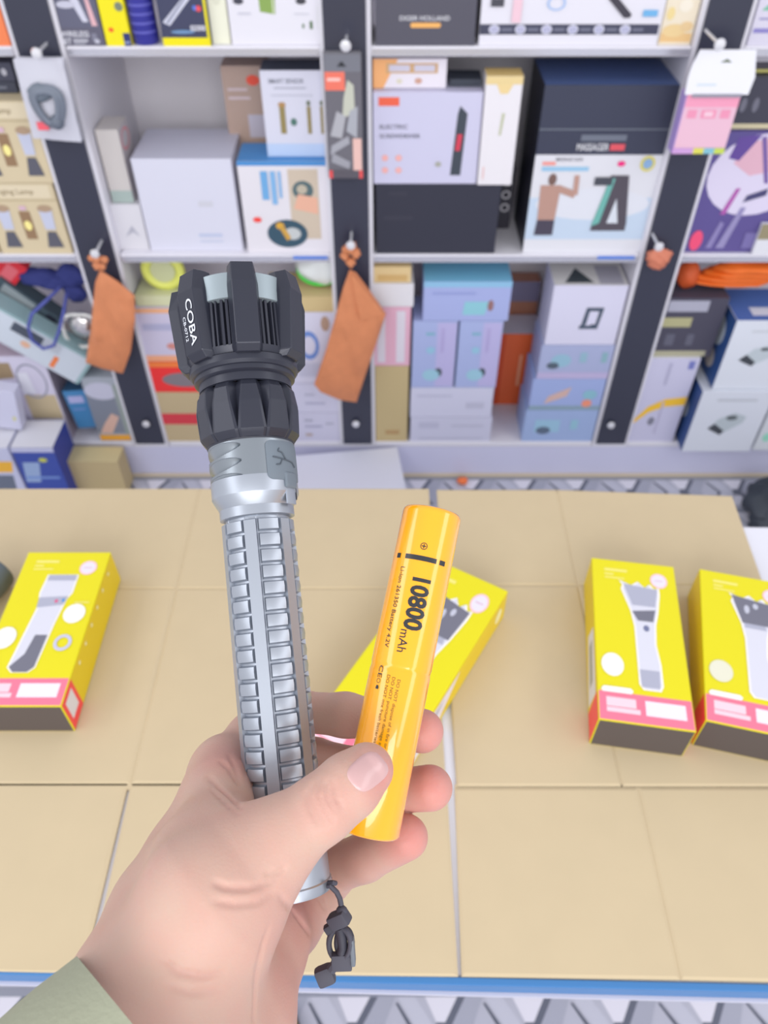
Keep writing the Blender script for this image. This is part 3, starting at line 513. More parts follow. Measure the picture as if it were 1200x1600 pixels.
packet('hang_box', 'pink box with a white hanging header on the right post', 1049, 1130, 146, 240, 1.625, .03, (196, 164, 220),
    [('r', .02, .10, 1, 1, (232, 188, 206)), ('r', .02, .78, 1, .98, (240, 158, 186)), ('r', .1, .60, .28, .74, (236, 150, 180)), ('r', .36, .60, .64, .74, (236, 150, 180)), ('r', .72, .60, .9, .74, (236, 150, 180)), ('r', .42, .63, .58, .71, (240, 200, 214)), ('r', .0, 0, .4, .10, (206, 160, 214)), ('r', .4, 0, .6, .10, (220, 216, 90)), ('r', .6, 0, .8, .10, (130, 190, 206)), ('r', .8, 0, 1, .10, (196, 214, 90))], leftcol=(184, 160, 226), rough=.4)
a_ = ony(1070, 148, 1.621); b_ = ony(1169, 148, 1.621); t_ = ony(1078, 78, 1.621)
mb = MB(); hw = b_.x - a_.x
pts = [(0, 0), (hw, 0), (hw + .003, .03), (hw - .004, .055), (hw - .010, t_.z - a_.z), (.008, t_.z - a_.z), (.0, .05), (-.002, .03)]
vs = [Vector((x, 0, z_)) for x, z_ in pts] + [Vector((x, .003, z_)) for x, z_ in pts]; n = len(pts)
mb.add(vs, [tuple(range(n)), tuple(reversed(range(n, 2 * n)))] + [(i, n + i, n + (i + 1) % n, (i + 1) % n) for i in range(n)], (236, 236, 242))
face_print(mb, Vector((0, 0, 0)), Vector((hw, 0, 0)), Vector((0, 0, .08)), [('p', [(.42, .70), (.60, .70), (.51, .78)], asmat((110, 120, 100))), ('r', .15, .20, .45, .24, asmat((206, 220, 230))), ('r', .12, -.06, .9, .02, asmat((150, 148, 162)))])
for ob_ in bpy.data.objects:
    if ob_.name == 'hang_box': hbx = ob_
o = mb.build('hanging_header', hbx); o.location = a_ - Vector(hbx.location)

# soft leather-like pouches ------------------------------------------------
def pouch(label, outline, Y, thick, knot, bumps=()):
    pts = [ony(u, v, Y) for u, v in outline]; c = sum(pts, Vector()) / len(pts)
    root = empty('leather_pouch', (c.x, Y, min(p.z for p in pts)), label, 'pouch'); I = inv(root)
    leather = mat((212, 134, 90), 0.55, bump=.35, bscale=45, var=.12)
    # resample outline, fan rings towards the centre, inflate
    ring = []
    for i, p_ in enumerate(pts):
        q_ = pts[(i + 1) % len(pts)]
        for k in range(6): ring.append(p_.lerp(q_, k / 6))
    n = len(ring); vs = []; K = 7
    for side in (-1, 1):
        for k in range(K):
            t = k / K
            for p_ in ring:
                w_ = p_.lerp(c, t); hgt = thick * (1 - (1 - t) ** 2.2) ** .5
                fold = .011 * noise.noise(Vector((w_.x * 34 + w_.z * 8, side * .6, w_.z * 12))) * min(1, 3 * t) 
                vs.append(w_ + Vector((0, side * (hgt + .002) + fold, 0)))
        vs.append(c + Vector((0, side * thick, 0)))
    fs = []; S = n * K + 1
    for si in (0, 1):
        for k in range(K):
            for i in range(n):
                j = (i + 1) % n; a0, a1 = si * S + k * n + i, si * S + k * n + j
                if k < K - 1: f = (a0, a1, a1 + n, a0 + n)
                else: f = (a0, a1, si * S + n * K)
                fs.append(f if si else f[::-1])
    for i in range(n): j = (i + 1) % n; fs.append((i, j, S + j, S + i))
    mb = MB(); mb.add(vs, fs, leather); o = mb.build('pouch_body', root, smooth=50, M=I)
    mb = MB()
    for (u, v, r_) in knot: 
        mb.ball(ony(u, v, Y - .004), r_, leather, 16, (1, .8, 1), .5)
    mb.build('drawstring_knot', root, smooth=80, M=I)
    for bb in bumps:
        mb = MB(); b_ = [ony(u, v, Y - thick - .004) for u, v in bb]; nb = len(b_)
        mb.add(b_ + [p_ + Vector((0, .008, 0)) for p_ in b_], [tuple(range(nb)), tuple(reversed(range(nb, 2 * nb)))] + [(i, nb + i, nb + (i + 1) % nb, (i + 1) % nb) for i in range(nb)], leather)
        mb.build('pouch_flap', root, M=I)
    return root
pouch('brown leather pouch knotted to a bolt on the left post', [(134, 566), (141, 520), (145, 480), (149, 440), (156, 422), (184, 440), (210, 462), (211, 500), (204, 550), (192, 583), (160, 575)], 1.655, .012,
      [(151, 405, .010), (143, 404, .008), (163, 406, .009), (152, 416, .010), (148, 398, .008), (160, 417, .008)])
pouch('brown leather pouch knotted to a bolt on the centre post', [(491, 600), (510, 545), (524, 495), (536, 450), (546, 422), (556, 426), (578, 455), (603, 490), (590, 530), (572, 582), (557, 628), (530, 624), (501, 612)], 1.655, .012,
      [(548, 388, .013), (539, 400, .010), (556, 396, .011), (548, 410, .011), (551, 384, .009), (541, 390, .009)],
      bumps=[[(563, 500), (601, 492), (552, 430), (548, 430)]])
# right pouch: only its bunched knot shows
q = ony(1029, 404, 1.668); mb = MB()
for (dx, dz, r_) in ((0, 0, .019), (.012, .006, .016), (-.013, .005, .016), (0, -.014, .014), (.008, -.008, .014), (-.009, -.010, .013), (0, .012, .014)):
    mb.ball((q.x + dx, q.y, q.z + dz), r_, mat((208, 124, 96), 0.55, bump=.35, bscale=45), 16, (1, .7, 1), .5)
tag(mb.build('leather_knot', smooth=80), 'bunched brown leather tuft on the right post', 'leather knot')

# ------------------------------------------------------------------ counter
TZ = 0.85; YAW = math.radians(-1.15)
def tw(x, y, z): return Vector((x * math.cos(YAW) - y * math.sin(YAW), 0.178 + x * math.sin(YAW) + y * math.cos(YAW), z))
tb = empty('counter_table', (0, 0.178, 0), 'white counter table with a blue front edge, standing on the patterned floor', 'table', rz=YAW); tb.rotation_euler.z = YAW
mb = MB(); mb.cbox((-1.1, 0.0, TZ - .022), (1.1, 0.53, TZ), mat((222, 222, 232), 0.3), b=.002); mb.build('table_top', tb)
mb = MB(); mb.cbox((-1.1, -.0062, TZ - .020), (1.1, -.0002, TZ + .002), mat((62, 120, 178), 0.35), b=.001); mb.build('edge_band', tb)
mb = MB(); mb.box((-1.1, -.0085, TZ - .026), (1.1, -.0002, TZ - .0205), mat((196, 196, 212), 0.3)); mb.build('edge_lip', tb)
for sx in (-1.04, 1.04):
    for y in (.04, .49):
        mb = MB(); mb.box((sx - .02, y - .02, 0.001), (sx + .02, y + .02, TZ - .022), mat((180, 180, 188), .4, .3)); mb.build('leg', tb)

# cardboard sheets ---------------------------------------------------------
def cardboard(name, label, rects, z, th_, core=()):
    mb = MB(); kb = mat((197, 179, 146), 0.75, bump=.25, bscale=25, var=.035)
    # rects: list of panels (4 corner points, ccw) slightly separated by pressed creases
    for q in rects:
        c = sum((Vector((x, y, 0)) for x, y in q), Vector()) / 4
        top = [Vector((x, y, z + th_)) for x, y in q]; bot = [Vector((x, y, z)) for x, y in q]; ins = [v + (Vector((c.x, c.y, v.z)) - v).normalized() * .0035 for v in top]
        low = [Vector((v.x, v.y, z + th_ * .80)) for v in top]
        mb.add(ins + low + bot, [(0, 1, 2, 3)] + [(4 + i, 4 + (i + 1) % 4, (i + 1) % 4, i) for i in range(4)] + [(8 + i, 8 + (i + 1) % 4, 4 + (i + 1) % 4, 4 + i) for i in range(4)] + [(11, 10, 9, 8)], kb)
    # creased core that bridges the panels
    for q in core:
        mb.add([Vector((x, y, z + h_)) for h_ in (.0002, th_ * .74) for x, y in q], [(3, 2, 1, 0), (4, 5, 6, 7)] + [(i, (i + 1) % 4, 4 + (i + 1) % 4, 4 + i) for i in range(4)], kb)
    return tag(mb.build(name), label, 'cardboard')
g = .0006
def grid(xs, ys, skew=lambda x, y: (x, y)):
    R = []
    for i in range(len(xs) - 1):
        for j in range(len(ys) - 1):
            R.append([skew(x, y) for x, y in ((xs[i] + g, ys[j] + g), (xs[i + 1] - g, ys[j] + g), (xs[i + 1] - g, ys[j + 1] - g), (xs[i] + g, ys[j + 1] - g))])
    return R
L = grid([-.78, -.252, .062], [.345, .592, .766])
L += [[(-.78, .179 + .010), (-.255, .179), (-.2545, .344), (-.78, .344)], [(-.2495, .1795), (.0625, .1765), (.0625, .344), (-.2515, .344)]]
cardboard('cardboard_sheet', 'left flattened cardboard sheet covering the counter', L, TZ + .0006, .0045, [[(-.779, .340), (.0612, .340), (.0612, .7655), (-.779, .7655)], [(-.779, .190), (-.2556, .180), (-.2551, .350), (-.779, .350)], [(-.2490, .180), (.0618, .177), (.0612, .350), (-.2505, .350)]])
R = grid([.0715, .236, .462], [.342, .597, .764], lambda x, y: (x + (.010 * (y - .58) / .18 if x > .4 else 0), y - (.012 if x > .4 and y > .7 else 0)))
R += [[(.0655, .1765), (.249, .174), (.251, .341), (.0700, .341)], [(.2502, .174), (.445, .170), (.452, .341), (.2522, .341)]]
cardboard('cardboard_sheet', 'right flattened cardboard sheet covering the counter', R, TZ + .0006, .0045, [[(.0722, .342), (.448, .342), (.470, .751), (.0722, .763)], [(.0665, .177), (.444, .171), (.451, .345), (.0705, .345)]])
CZ = TZ + .0056

# yellow torch cartons -----------------------------------------------------
Ye = (224, 213, 0); Pk = (250, 120, 146); PkS = (244, 70, 72)
def torch_box(label, x, y, yaw, pic, w=.097, L_=.212, h=.050, side_label=''):
    """flat yellow retail box, long side pointing away; origin front lower left"""
    f = [('r', 0, 0, 1, .155, mat(Pk, .4)), ('r', .08, .045, .44, .07, mat((246, 206, 216), .4)), ('r', .08, .075, .40, .125, mat((246, 206, 216), .4)), ('r', .50, .045, .93, .125, mat((238, 226, 236), .4)),
         ('r', .14, .922, .42, .940, mat((236, 226, 120), .4)), ('r', .14, .895, .25, .905, mat((238, 228, 130), .4)), ('r', .14, .87, .38, .88, mat((238, 228, 120), .4)),
         ('e', .80, .885, .105, .052, mat((242, 196, 206), .4)), ('e', .80, .885, .085, .042, mat((226, 220, 232), .4)), ('r', .75, .882, .85, .889, mat((214, 180, 200), .4))]
    sil = mat((212, 212, 224), .35); dk = mat((112, 112, 126), .35); wt = mat((244, 240, 236), .4); mid = mat((170, 172, 190), .35)
    def outline(pl, s): 
        cx = sum(a for a, b in pl) / len(pl); cy = sum(b for a, b in pl) / len(pl)
        return [(cx + (a - cx) * s + (.012 if a > cx else -.012), cy + (b - cy) * (1 + (s - 1) * .3)) for a, b in pl]
    if pic == 'plain':
        bd = [(.30, .22), (.36, .19), (.52, .19), (.58, .22), (.62, .50), (.66, .66), (.70, .70), (.70, .83), (.36, .83), (.34, .70), (.38, .62)]
        f += [('p', outline(bd, 1.03), wt), ('p', bd, sil), ('p', [(.30, .22), (.36, .19), (.52, .19), (.58, .22), (.60, .42), (.46, .42), (.42, .30)], dk), ('p', [(.355, .60), (.655, .62), (.68, .68), (.345, .67)], mid), ('p', [(.36, .79), (.70, .79), (.70, .83), (.36, .83)], mid), ('e', .56, .645, .02, .012, mat((214, 80, 130), .4)), ('e', .64, .65, .02, .012, mat((80, 140, 200), .4)),
              ('e', .82, .56, .125, .065, wt), ('r', .78, .63, .95, .64, mat((236, 226, 120), .4)), ('o', .80, .37, .10, .052, .35, mat((196, 196, 226), .4)), ('e', .13, .40, .125, .07, wt)]
    else:
        hd = [(.36, .86), (.40, .83), (.38, .80), (.47, .66), (.50, .56), (.50, .42), (.50, .22), (.54, .19), (.70, .19), (.73, .22), (.73, .34), (.70, .46), (.72, .58), (.76, .66), (.80, .78), (.80, .83), (.74, .82), (.70, .85), (.64, .82), (.58, .86), (.50, .83)]
        hd = [(a - .03, b) for a, b in hd]
        f += [('p', outline(hd, 1.05), wt), ('p', hd, sil)]
        if pic == 'dark': f += [('p', [(.34, .85), (.44, .66), (.73, .66), (.77, .82), (.62, .83)], dk), ('p', [(.46, .63), (.70, .63), (.69, .66), (.46, .66)], mid), ('e', .50, .76, .03, .03, mat((190, 192, 206), .4)), ('e', .60, .79, .03, .02, mat((190, 192, 206), .4))]
        else: f += [('p', [(.44, .66), (.50, .60), (.68, .60), (.72, .68)], dk), ('p', [(.36, .84), (.45, .70), (.72, .70), (.77, .82)], mid), ('e', .59, .555, .035, .02, mat((110, 116, 150), .4)), ('p', [(.48, .20), (.68, .20), (.69, .30), (.47, .30)], mid)]
        if side_label != 'right': f += [('e', .17, .31, .125, .068, wt if pic != 'dark' else mat((224, 222, 200), .4))]
        f += [('p', [(.04, .150), (.36, .150), (.38, .168), (.35, .182), (.06, .182), (.03, .168)], wt)]
    side = [('r', 0, 0, 1, 1, mat((228, 200, 0), .4)), ]
    left = [('r', 0, 0, 1, 1, mat((228, 200, 0), .4)), ('r', .845, 0, 1, 1, mat(PkS, .4)), ]
    if side_label == 'left': left += [('p', [(.42, .30), (.82, .06), (.84, .85), (.45, .90)], mat((222, 222, 226), .4)), ('p', [(.50, .40), (.74, .3), (.74, .6), (.5, .7)], mat((160, 162, 150), .4))]
    right = [('r', 0, 0, 1, 1, mat((228, 200, 0), .4)), ('r', 0, 0, .155, 1, mat(PkS, .4)), ('r', .03, .25, .125, .85, mat((222, 220, 222), .4))] + [('e', .28 + .12 * k, .82, .012, .05, mat((240, 236, 180), .4)) for k in range(6)]
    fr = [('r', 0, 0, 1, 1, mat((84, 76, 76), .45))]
    if side_label == 'right': right = right[:2] + [('p', [(.05, .1), (.40, .1), (.58, .88), (.10, .92)], mat((228, 222, 232), .4)), ('p', [(.12, .4), (.34, .4), (.46, .75), (.16, .75)], mat((170, 168, 180), .4)), ('e', .93, .5, .03, .25, mat((240, 236, 180), .4))]
    o = carton('torch_box', label, 'box', 0, w, 0, L_, 0, h, mat(Ye, .38), front=[], bev=.0012)
    bpy.data.objects.remove(o)
    mb = MB(); mb.cbox((0, 0, 0), (w, L_, h), mat(Ye, .38), b=.0012)
    X, Y, Z = Vector((w, 0, 0)), Vector((0, L_, 0)), Vector((0, 0, h))
    e = .0011; 
    def fp(O, U, V, its):
        u_, v_ = U.normalized(), V.normalized(); face_print(mb, O + u_ * e + v_ * e, U - u_ * 2 * e, V - v_ * 2 * e, its, .00012)
    fp(Z, X, Y, f); fp(Vector(), X, Z, fr); fp(Y, -Y, Z, left); fp(X, Y, Z, right)
    o = mb.build('torch_box'); o.location = (x, y, CZ); o.rotation_euler = (0, 0, math.radians(yaw))
    return tag(o, label, 'box')
torch_box('yellow torch box at the left, its picture of a plain silver torch', -.4190, .402, 0, 'plain', L_=.204)
torch_box('yellow torch box lying tilted behind the held battery', -.086, .361, -31, 'dark', L_=.278, h=.048, side_label='right')
torch_box('yellow torch box standing apart as the left one of the right pair', .2115, .388, -8.6, 'light', w=.0935, side_label='left')
torch_box('yellow torch box at the right photo edge, dark torch head picture', .3165, .3865, -14, 'dark', L_=.200)
# dark torch lying at the left edge
q = onz(5, 900, CZ + .03)
bt = empty('black_torch', (q.x - .02, q.y - .002, CZ + .027), 'dark grey torch lying left of the yellow boxes, at the photo edge', 'torch')
mb = MB(); M = Matrix.Rotation(math.radians(-20), 4, 'Z') @ Matrix.Rotation(-PI / 2, 4, 'X')
mb.lathe([(-.10, .014), (-.05, .014), (-.04, .018), (-.005, .0262), (.012, .0262), (.016, .0245)], mat((88, 98, 106), .4), 40, M); mb.build('torch_body', bt, smooth=30)
mb = MB(); mb.lathe([(.0162, .0225), (.0168, .022)], mat((150, 160, 170), .1), 40, M); mb.build('lens', bt, smooth=30)

# ================================================================== hand torch (held)
r1 = ray(420, 1000); A0 = CAM + r1 * 0.360
r2 = ray(374, 500); d2 = (r1 * 0.360).dot(r1) / r2.dot(r1)
AX = ((CAM + r2 * d2) - A0).normalized()                 # tail -> head
NX = -(r1 - AX * r1.dot(AX)).normalized()                # towards the viewer, square to the axis
SX = AX.cross(NX).normalized()                           # sideways
if SX.dot(RT) < 0: SX = -SX
D0 = (A0 - CAM).length
# local frame: z along the axis, -y towards the viewer, x to the right
FM = Matrix((( SX.x, -NX.x, AX.x, A0.x), (SX.y, -NX.y, AX.y, A0.y), (SX.z, -NX.z, AX.z, A0.z), (0, 0, 0, 1)))
if FM.to_3x3().determinant() < 0: print('mirrored frame')
def Sa(v, off=0.0):
    """axial position of what the photo shows at image row v, `off` metres in front of the axis"""
    lo, hi = -0.2, 0.3
    for _ in range(40):
        m = (lo + hi) / 2; q = FM @ Vector((0, -off, m)) - CAM
        vv = 800 - FPX * q.dot(UP) / q.dot(FW)
        if vv > v: lo = m
        else: hi = m
    return (lo + hi) / 2
def rr_(v, hw):
    q = FM @ Vector((0, 0, Sa(v))) - CAM; return hw / FPX * q.dot(FW)
torch = empty('flashlight', (0, 0, 0), 'large grey and black hand torch with COBA lettering, held upright in the hand', 'flashlight')
torch.matrix_world = FM @ Matrix.Translation((0, 0, 0)); torch['label'] = 'large grey and black flashlight held upright, finned black head and ribbed metal grip'
al = mat((170, 176, 186), 0.38, 0.72); alD = mat((146, 153, 160), 0.34, 0.78); bk = mat((46, 48, 60), 0.36, 0.2); bkD = mat((40, 42, 54), 0.5); rub = mat((108, 118, 128), 0.6)
rB = .0172
s_tail, s_f1, s_g0, s_g1 = Sa(1392, .0), Sa(1372), Sa(1292), Sa(812)
# grip -----------------------------------------------------------------
def grip():
    mb = MB(); phis = []; sect = PI / 3; off = math.radians(-13)
    def deg(a): return math.radians(a)
    bp = [(-10.5, 'g'), (-9.3, 'b'), (-5, 'b'), (0, 'b'), (5, 'b'), (9.3, 'b'), (10.5, 'g'), (12, 'g'), (14, 'k'), (19, 'k'), (24.5, 'k'), (30, 'k'), (35.5, 'k'), (41, 'k'), (46, 'k'), (48, 'g')]
    for k in range(6):
        for a, t in bp: phis.append((off + k * sect + deg(a), t, deg(a)))
    zs = []; z = s_g1 - .0015; pitch = (s_g1 - .008 - s_g0) / 18.0
    zs.append((s_g1, 'g')); zs.append((z, 'g')); zs.append((z - .0006, 'k')); z2 = s_g1 - .0075; zs.append((z2 + .0007, 'k')); zs.append((z2, 'g'))
    zc = z2
    while zc - pitch > s_g0:
        zs += [(zc - .0009, 'g'), (zc - .0015, 'k'), (zc - pitch * .5, 'm'), (zc - pitch + .0008, 'k'), (zc - pitch, 'g')]; zc -= pitch
    zs += [(s_g0 - .0005, 'g')]
    n = len(phis); vs = []
    for i, (z, zt) in enumerate(zs):
        for (p, t, a) in phis:
            if t == 'b': r = (rB - .0002) * math.cos(math.radians(9.3)) / math.cos(a) if i > 1 else rB - .0022
            elif t == 'k': r = {'g': rB - .0024, 'k': rB - .0005, 'm': rB - .0002}[zt]
            else: r = rB - .0024
            vs.append((r * math.sin(p), -r * math.cos(p), z))
    fs = []
    for i in range(len(zs) - 1):
        for j in range(n): fs.append((i * n + j, (i + 1) * n + j, (i + 1) * n + (j + 1) % n, i * n + (j + 1) % n))
    mb.add(vs, fs, al)
    return mb.build('grip', torch, smooth=24)
grip()
# tail cap --------------------------------------------------------------
mb = MB(); q = s_tail; rT = rr_(1370, 64)
mb.lathe([(q - .0002, rT * .86), (q, rT * .97), (q + .0012, rT * .985), (q + .0042, rT * .985), (q + .0048, rT * .955), (q + .0075, rT * .955), (Sa(1300), rT * .93), (s_g0 - .0008, rB + .0006), (s_g0, rB - .0005)], al, 72); mb.build('tail_cap', torch, smooth=28)
# neck, collar ----------------------------------------------------------
z = lambda v, hw=56: Sa(v, rr_(v, hw))
rN = rr_(730, 66.5); rC = rr_(795, 57.5)
mb = MB(); mb.lathe([(s_g1 - .0003, rB - .0020), (z(803), rC - .0006), (z(802), rC), (z(787), rC), (z(786), rC + .0002), (z(769), rN), (z(768), rN + .0001), (z(740, 66), rN)], al, 96); mb.build('collar', torch, smooth=20)
z_n0, z_n1 = z(740, 66), z(680, 66)
n_s = 110
def neck_r(zz, a, r):
    d = math.degrees(a); d = d - 360 if d > 180 else d
    if -100 < d < -14:
        t = (d + 57) / 43.0
        for k in range(3):
            zc = z_n1 - (.0050 + k * .0072) ; hh = .0030 * (1 - t * t) ** .6 if abs(t) < 1 else 0
            c_ = zc + (d + 57) * .000032
            if hh > 1e-5 and abs(zz - c_) < hh: r -= .00025 + .0019 * min(1.0, (c_ + hh - zz) / (1.8 * hh))
    return r
mb = MB(); mb.lathe([(z_n0 + (z_n1 + .002 - z_n0) * i / n_s, rN) for i in range(n_s + 1)], alD, 240, rfun=neck_r, caps=False); mb.build('switch_housing', torch, smooth=24)
# usb cover -------------------------------------------------------------
def on_cyl(r, deg_, s_): a = math.radians(deg_); return Vector((r * math.sin(a), -r * math.cos(a), s_))
cov = MB(); a0, a1 = 20, 66; zt, zb_ = z(688, 66), z(750, 66)
def patch(mb, r, th_, pts, m):
    # closed slab following the cylinder: outline in (deg, s)
    n = len(pts); c = (sum(p[0] for p in pts) / n, sum(p[1] for p in pts) / n); K = 5
    vs = []
    for k in range(K): 
        t = k / K
        for p in pts: vs.append(on_cyl(r + th_ * (1 if k else .55), p[0] + (c[0] - p[0]) * (t if k else 0) * 1.0 + 0, p[1] + (c[1] - p[1]) * t))
    vs.append(on_cyl(r + th_, *c)); base = len(vs)
    for p in pts: vs.append(on_cyl(r - .0005, *p))
    fs = []
    for k in range(K):
        for i in range(n):
            j = (i + 1) % n
            fs.append((k * n + i, k * n + j, (k + 1) * n + j, (k + 1) * n + i) if k < K - 1 else (k * n + i, k * n + j, n * K))
    for i in range(n): j = (i + 1) % n; fs.append((base + i, base + j, j, i))
    mb.add(vs, fs, m)
def rrect(a0, a1, s0, s1, ra, rs, n=6):
    out = []
    for (ca, cs, st) in ((a1 - ra, s1 - rs, 0), (a0 + ra, s1 - rs, 90), (a0 + ra, s0 + rs, 180), (a1 - ra, s0 + rs, 270)):
        for i in range(n + 1):
            t = math.radians(st + 90 * i / n); out.append((ca + ra * math.cos(t), cs + rs * math.sin(t)))
    # subdivide long edges
    o2 = []
    for i, p in enumerate(out):
        q = out[(i + 1) % len(out)]; o2.append(p)
        if abs(p[0] - q[0]) > 6 or abs(p[1] - q[1]) > .003:
            for k in range(1, 5): o2.append((p[0] + (q[0] - p[0]) * k / 5, p[1] + (q[1] - p[1]) * k / 5))
    return o2
patch(cov, rN, .0008, rrect(18, 84, zb_, zt, 9, .0026), rub)
patch(cov, rN, .0013, rrect(42, 66, zb_ - .0035, zb_ + .0040, 3, .0008), rub)
cov.build('usb_cover', torch, smooth=35)
mb = MB(); rs = rN + .0011; sy = (zt + zb_) / 2 + .0006
def stroke(pts, w=.00028):
    pts = [(p[0] + (q[0] - p[0]) * k / 6, p[1] + (q[1] - p[1]) * k / 6) for p, q in zip(pts, pts[1:]) for k in range(6)] + [pts[-1]]
    mb.tube([on_cyl(rs, a, s_) for a, s_ in pts], w, mat((78, 86, 96), .6), 6)
stroke([(26, sy + .0006), (58, sy - .0012)]); stroke([(58, sy - .0012), (64, sy - .0032)]); stroke([(46, sy - .0004), (40, sy + .0028), (34, sy + .0034), (36, sy + .0048)]); stroke([(40, sy - .0002), (36, sy - .0028), (30, sy - .0030)])
mb.build('usb_symbol', torch)
mb = MB(); patch(mb, rN, .0002, rrect(44, 64, zb_ - .0110, zb_ - .0037, 1.5, .0004), al); patch(mb, rN - .0002, .0003, rrect(66, 70, zb_ - .0085, zb_ - .0015, 1, .0003), bkD); mb.build('cover_strap_slot', torch, smooth=30)
# knurled ring ----------------------------------------------------------
rG, r3, r4 = rr_(588, 71), rr_(572, 77), rr_(562, 83)
rK = rr_(640, 80); zk0, zk1 = z(682, 68), z(591, 72)
rows = []
for i in range(30):
    t = i / 29; s_ = zk0 + (zk1 - zk0) * t
    if t < .13: r = rr_(690, 67.5) + (rK * .955 - rr_(690, 67.5)) * (t / .13)
    elif t < .62: r = rK * (.955 + .045 * (t - .13) / .49)
    elif t < .90: r = rK * (1.0 - .035 * (t - .62) / .28)
    else: r = rK * (.965 - .075 * (t - .90) / .10)
    rows.append((t, s_, r))
kN = 11; sec = 2 * PI / kN; vs = []
for (t, s_, r) in rows:
    w = math.radians(7.5) * min(1, max(0.02, (t - .12) / .78)); dep = .0034 * min(1, max(0, (t - .12) / .35))
    hw = sec / 2 - math.radians(2)
    for k in range(kN):
        c = math.radians(20) + k * sec
        for (x, d_) in ((0, dep), (w, 0), (w + (sec - 2 * w) * .10, 0), (w + (sec - 2 * w) * .5, 0), (w + (sec - 2 * w) * .90, 0), (sec - w, 0)):
            y = x - sec / 2
            rr0 = r * (1 if abs(y) > sec * .36 else 1) * (.972 / math.cos(min(abs(y), sec * .36)) if x > 0 else .99) - d_
            if d_ == 0 and x > 0 and abs(abs(y) - (sec / 2 - w)) < 1e-6: rr0 = min(rr0, r) - .0003
            a = c + x; vs.append((rr0 * math.sin(a), -rr0 * math.cos(a), s_))
n = kN * 6; fs = [(i * n + j, i * n + (j + 1) % n, (i + 1) * n + (j + 1) % n, (i + 1) * n + j) for i in range(29) for j in range(n)]
mb = MB(); mb.add(vs, fs, bk); mb.lathe([(z(684, 66), rN - .0005), (z(684, 66), rr_(690, 67)), (zk0 + .0002, rr_(690, 67.5))], bkD, 96, caps=False)
mb.lathe([(zk1 - .0001, rK * .87), (zk1, rG - .002)], bk, 96, caps=False)
mb.build('focus_ring', torch, smooth=16)
# head --------------------------------------------------------------------
rH = rr_(500, 84)
mb = MB(); mb.lathe([(zk1 - .0002, rG - .001), (zk1, rG), (z(579, 72), rG), (z(576, 76), rG + .0012), (z(574, 77), r3), (z(567, 77), r3), (z(565, 80), r3 + .0008), (z(559, 83), r4), (z(549, 83), r4), (z(547, 83), r4 - .0012), (z(543, 84), rH - .001), (z(536, 84), rH)], bk, 96, caps=False)
za, zb2 = z(537, 84), z(462, 84)
def ribs(s_, a, r):
    k = 7; sec = 2 * PI / k; x = ((a - math.radians(6) + sec / 2) % sec) - sec / 2
    y = abs(x) - sec / 2
    q = (y + sec / 2 - math.radians(14)) / math.radians(5)
    return r - (.0024 if (q % 1.0) < .42 else 0)
mb.lathe([(za, rH), (zb2, rH)], bk, 420, rfun=ribs, caps=False)
mb.build('head', torch, smooth=22)
# bezel
z0b, z1b = z(463, 86), z(424, 86); rZ = rr_(440, 84)
mb = MB(); mb.lathe([(z0b - .001, rZ - .002), (z0b - .0002, rZ + .0002), (z0b, rZ + .0006), (z1b - .0004, rZ + .0010), (z1b, rZ + .0006), (z1b, rZ - .0025), (z1b - .006, rZ - .004)], mat((158, 170, 176), .40, .6), 96, caps=False); mb.build('bezel', torch, smooth=25)
mb = MB(); mb.lathe([(z1b - .0045, .001), (z1b - .0045, rZ - .0035)], mat((170, 180, 190), .05, .3), 64); mb.build('lens', torch)
# fins
def Sfin(v, r): return Sa(v, r)
rF = rr_(480, 105)
f_prof = [(Sfin(546, rF * .9), rF * .83), (Sfin(535, rF * .92), rF * .915), (Sfin(436, rF), rF * 1.0), (Sfin(407, rF * .95), rF * .935)]
for k in range(7):
    ang = math.radians(6 + 360 / 7 * k); cs = []
    mb = MB()
    for i, (s_, ro) in enumerate(f_prof):
        w0 = .0070 if i else .0064; w1 = .0054 if i else .0050; ri = rH - .004
        if i == len(f_prof) - 1: w0, w1 = .0062, .0050
        ring = [(-w0, ri), (-w0, ro - .0050), (-w1, ro), (w1, ro), (w0, ro - .0050), (w0, ri)]
        for (x, y) in ring: cs.append((x * math.cos(ang) + y * math.sin(ang), x * math.sin(ang) - y * math.cos(ang), s_))
    fs = []; n = 6
    for i in range(len(f_prof) - 1):
        for j in range(n): fs.append((i * n + j, i * n + (j + 1) % n, (i + 1) * n + (j + 1) % n, (i + 1) * n + j))
    fs.append(tuple(reversed(range(n)))); fs.append(tuple((len(f_prof) - 1) * n + j for j in range(n)))
    bm = bmesh.new()
    bv = [bm.verts.new(c) for c in cs]
    for f in fs: bm.faces.new([bv[i] for i in f])
    bmesh.ops.recalc_face_normals(bm, faces=bm.faces)
    bmesh.ops.bevel(bm, geom=bm.edges[:], offset=.00030, segments=1, affect='EDGES')
    mb.bm(bm, bk); bm.free()
    if k == 6:
        # lettering on the outer face of this fin
        (sA, rA), (sB, rB_) = f_prof[1], f_prof[2]
        def fp(s_, x, lift=.0003):
            t = (s_ - sA) / (sB - sA); ro = rA + (rB_ - rA) * t + lift
            return Vector((x * math.cos(ang) + ro * math.sin(ang), x * math.sin(ang) - ro * math.cos(ang), s_))
        wm = mat((214, 218, 228), .5)
        for txt, s0, ln, xb, h in (('COBA', Sfin(450, rF), .0215, -.0004, .0040), ('CB-0712', Sfin(474, rF), .0115, -.0036, .0017)):
            vs, fsx, tw_ = textmesh(txt, .01)
            mb.add([fp(s0 - p.x * ln / tw_, xb + p.y * h / .7) for p in vs], fsx, wm)
    mb.build('head_fin', torch)
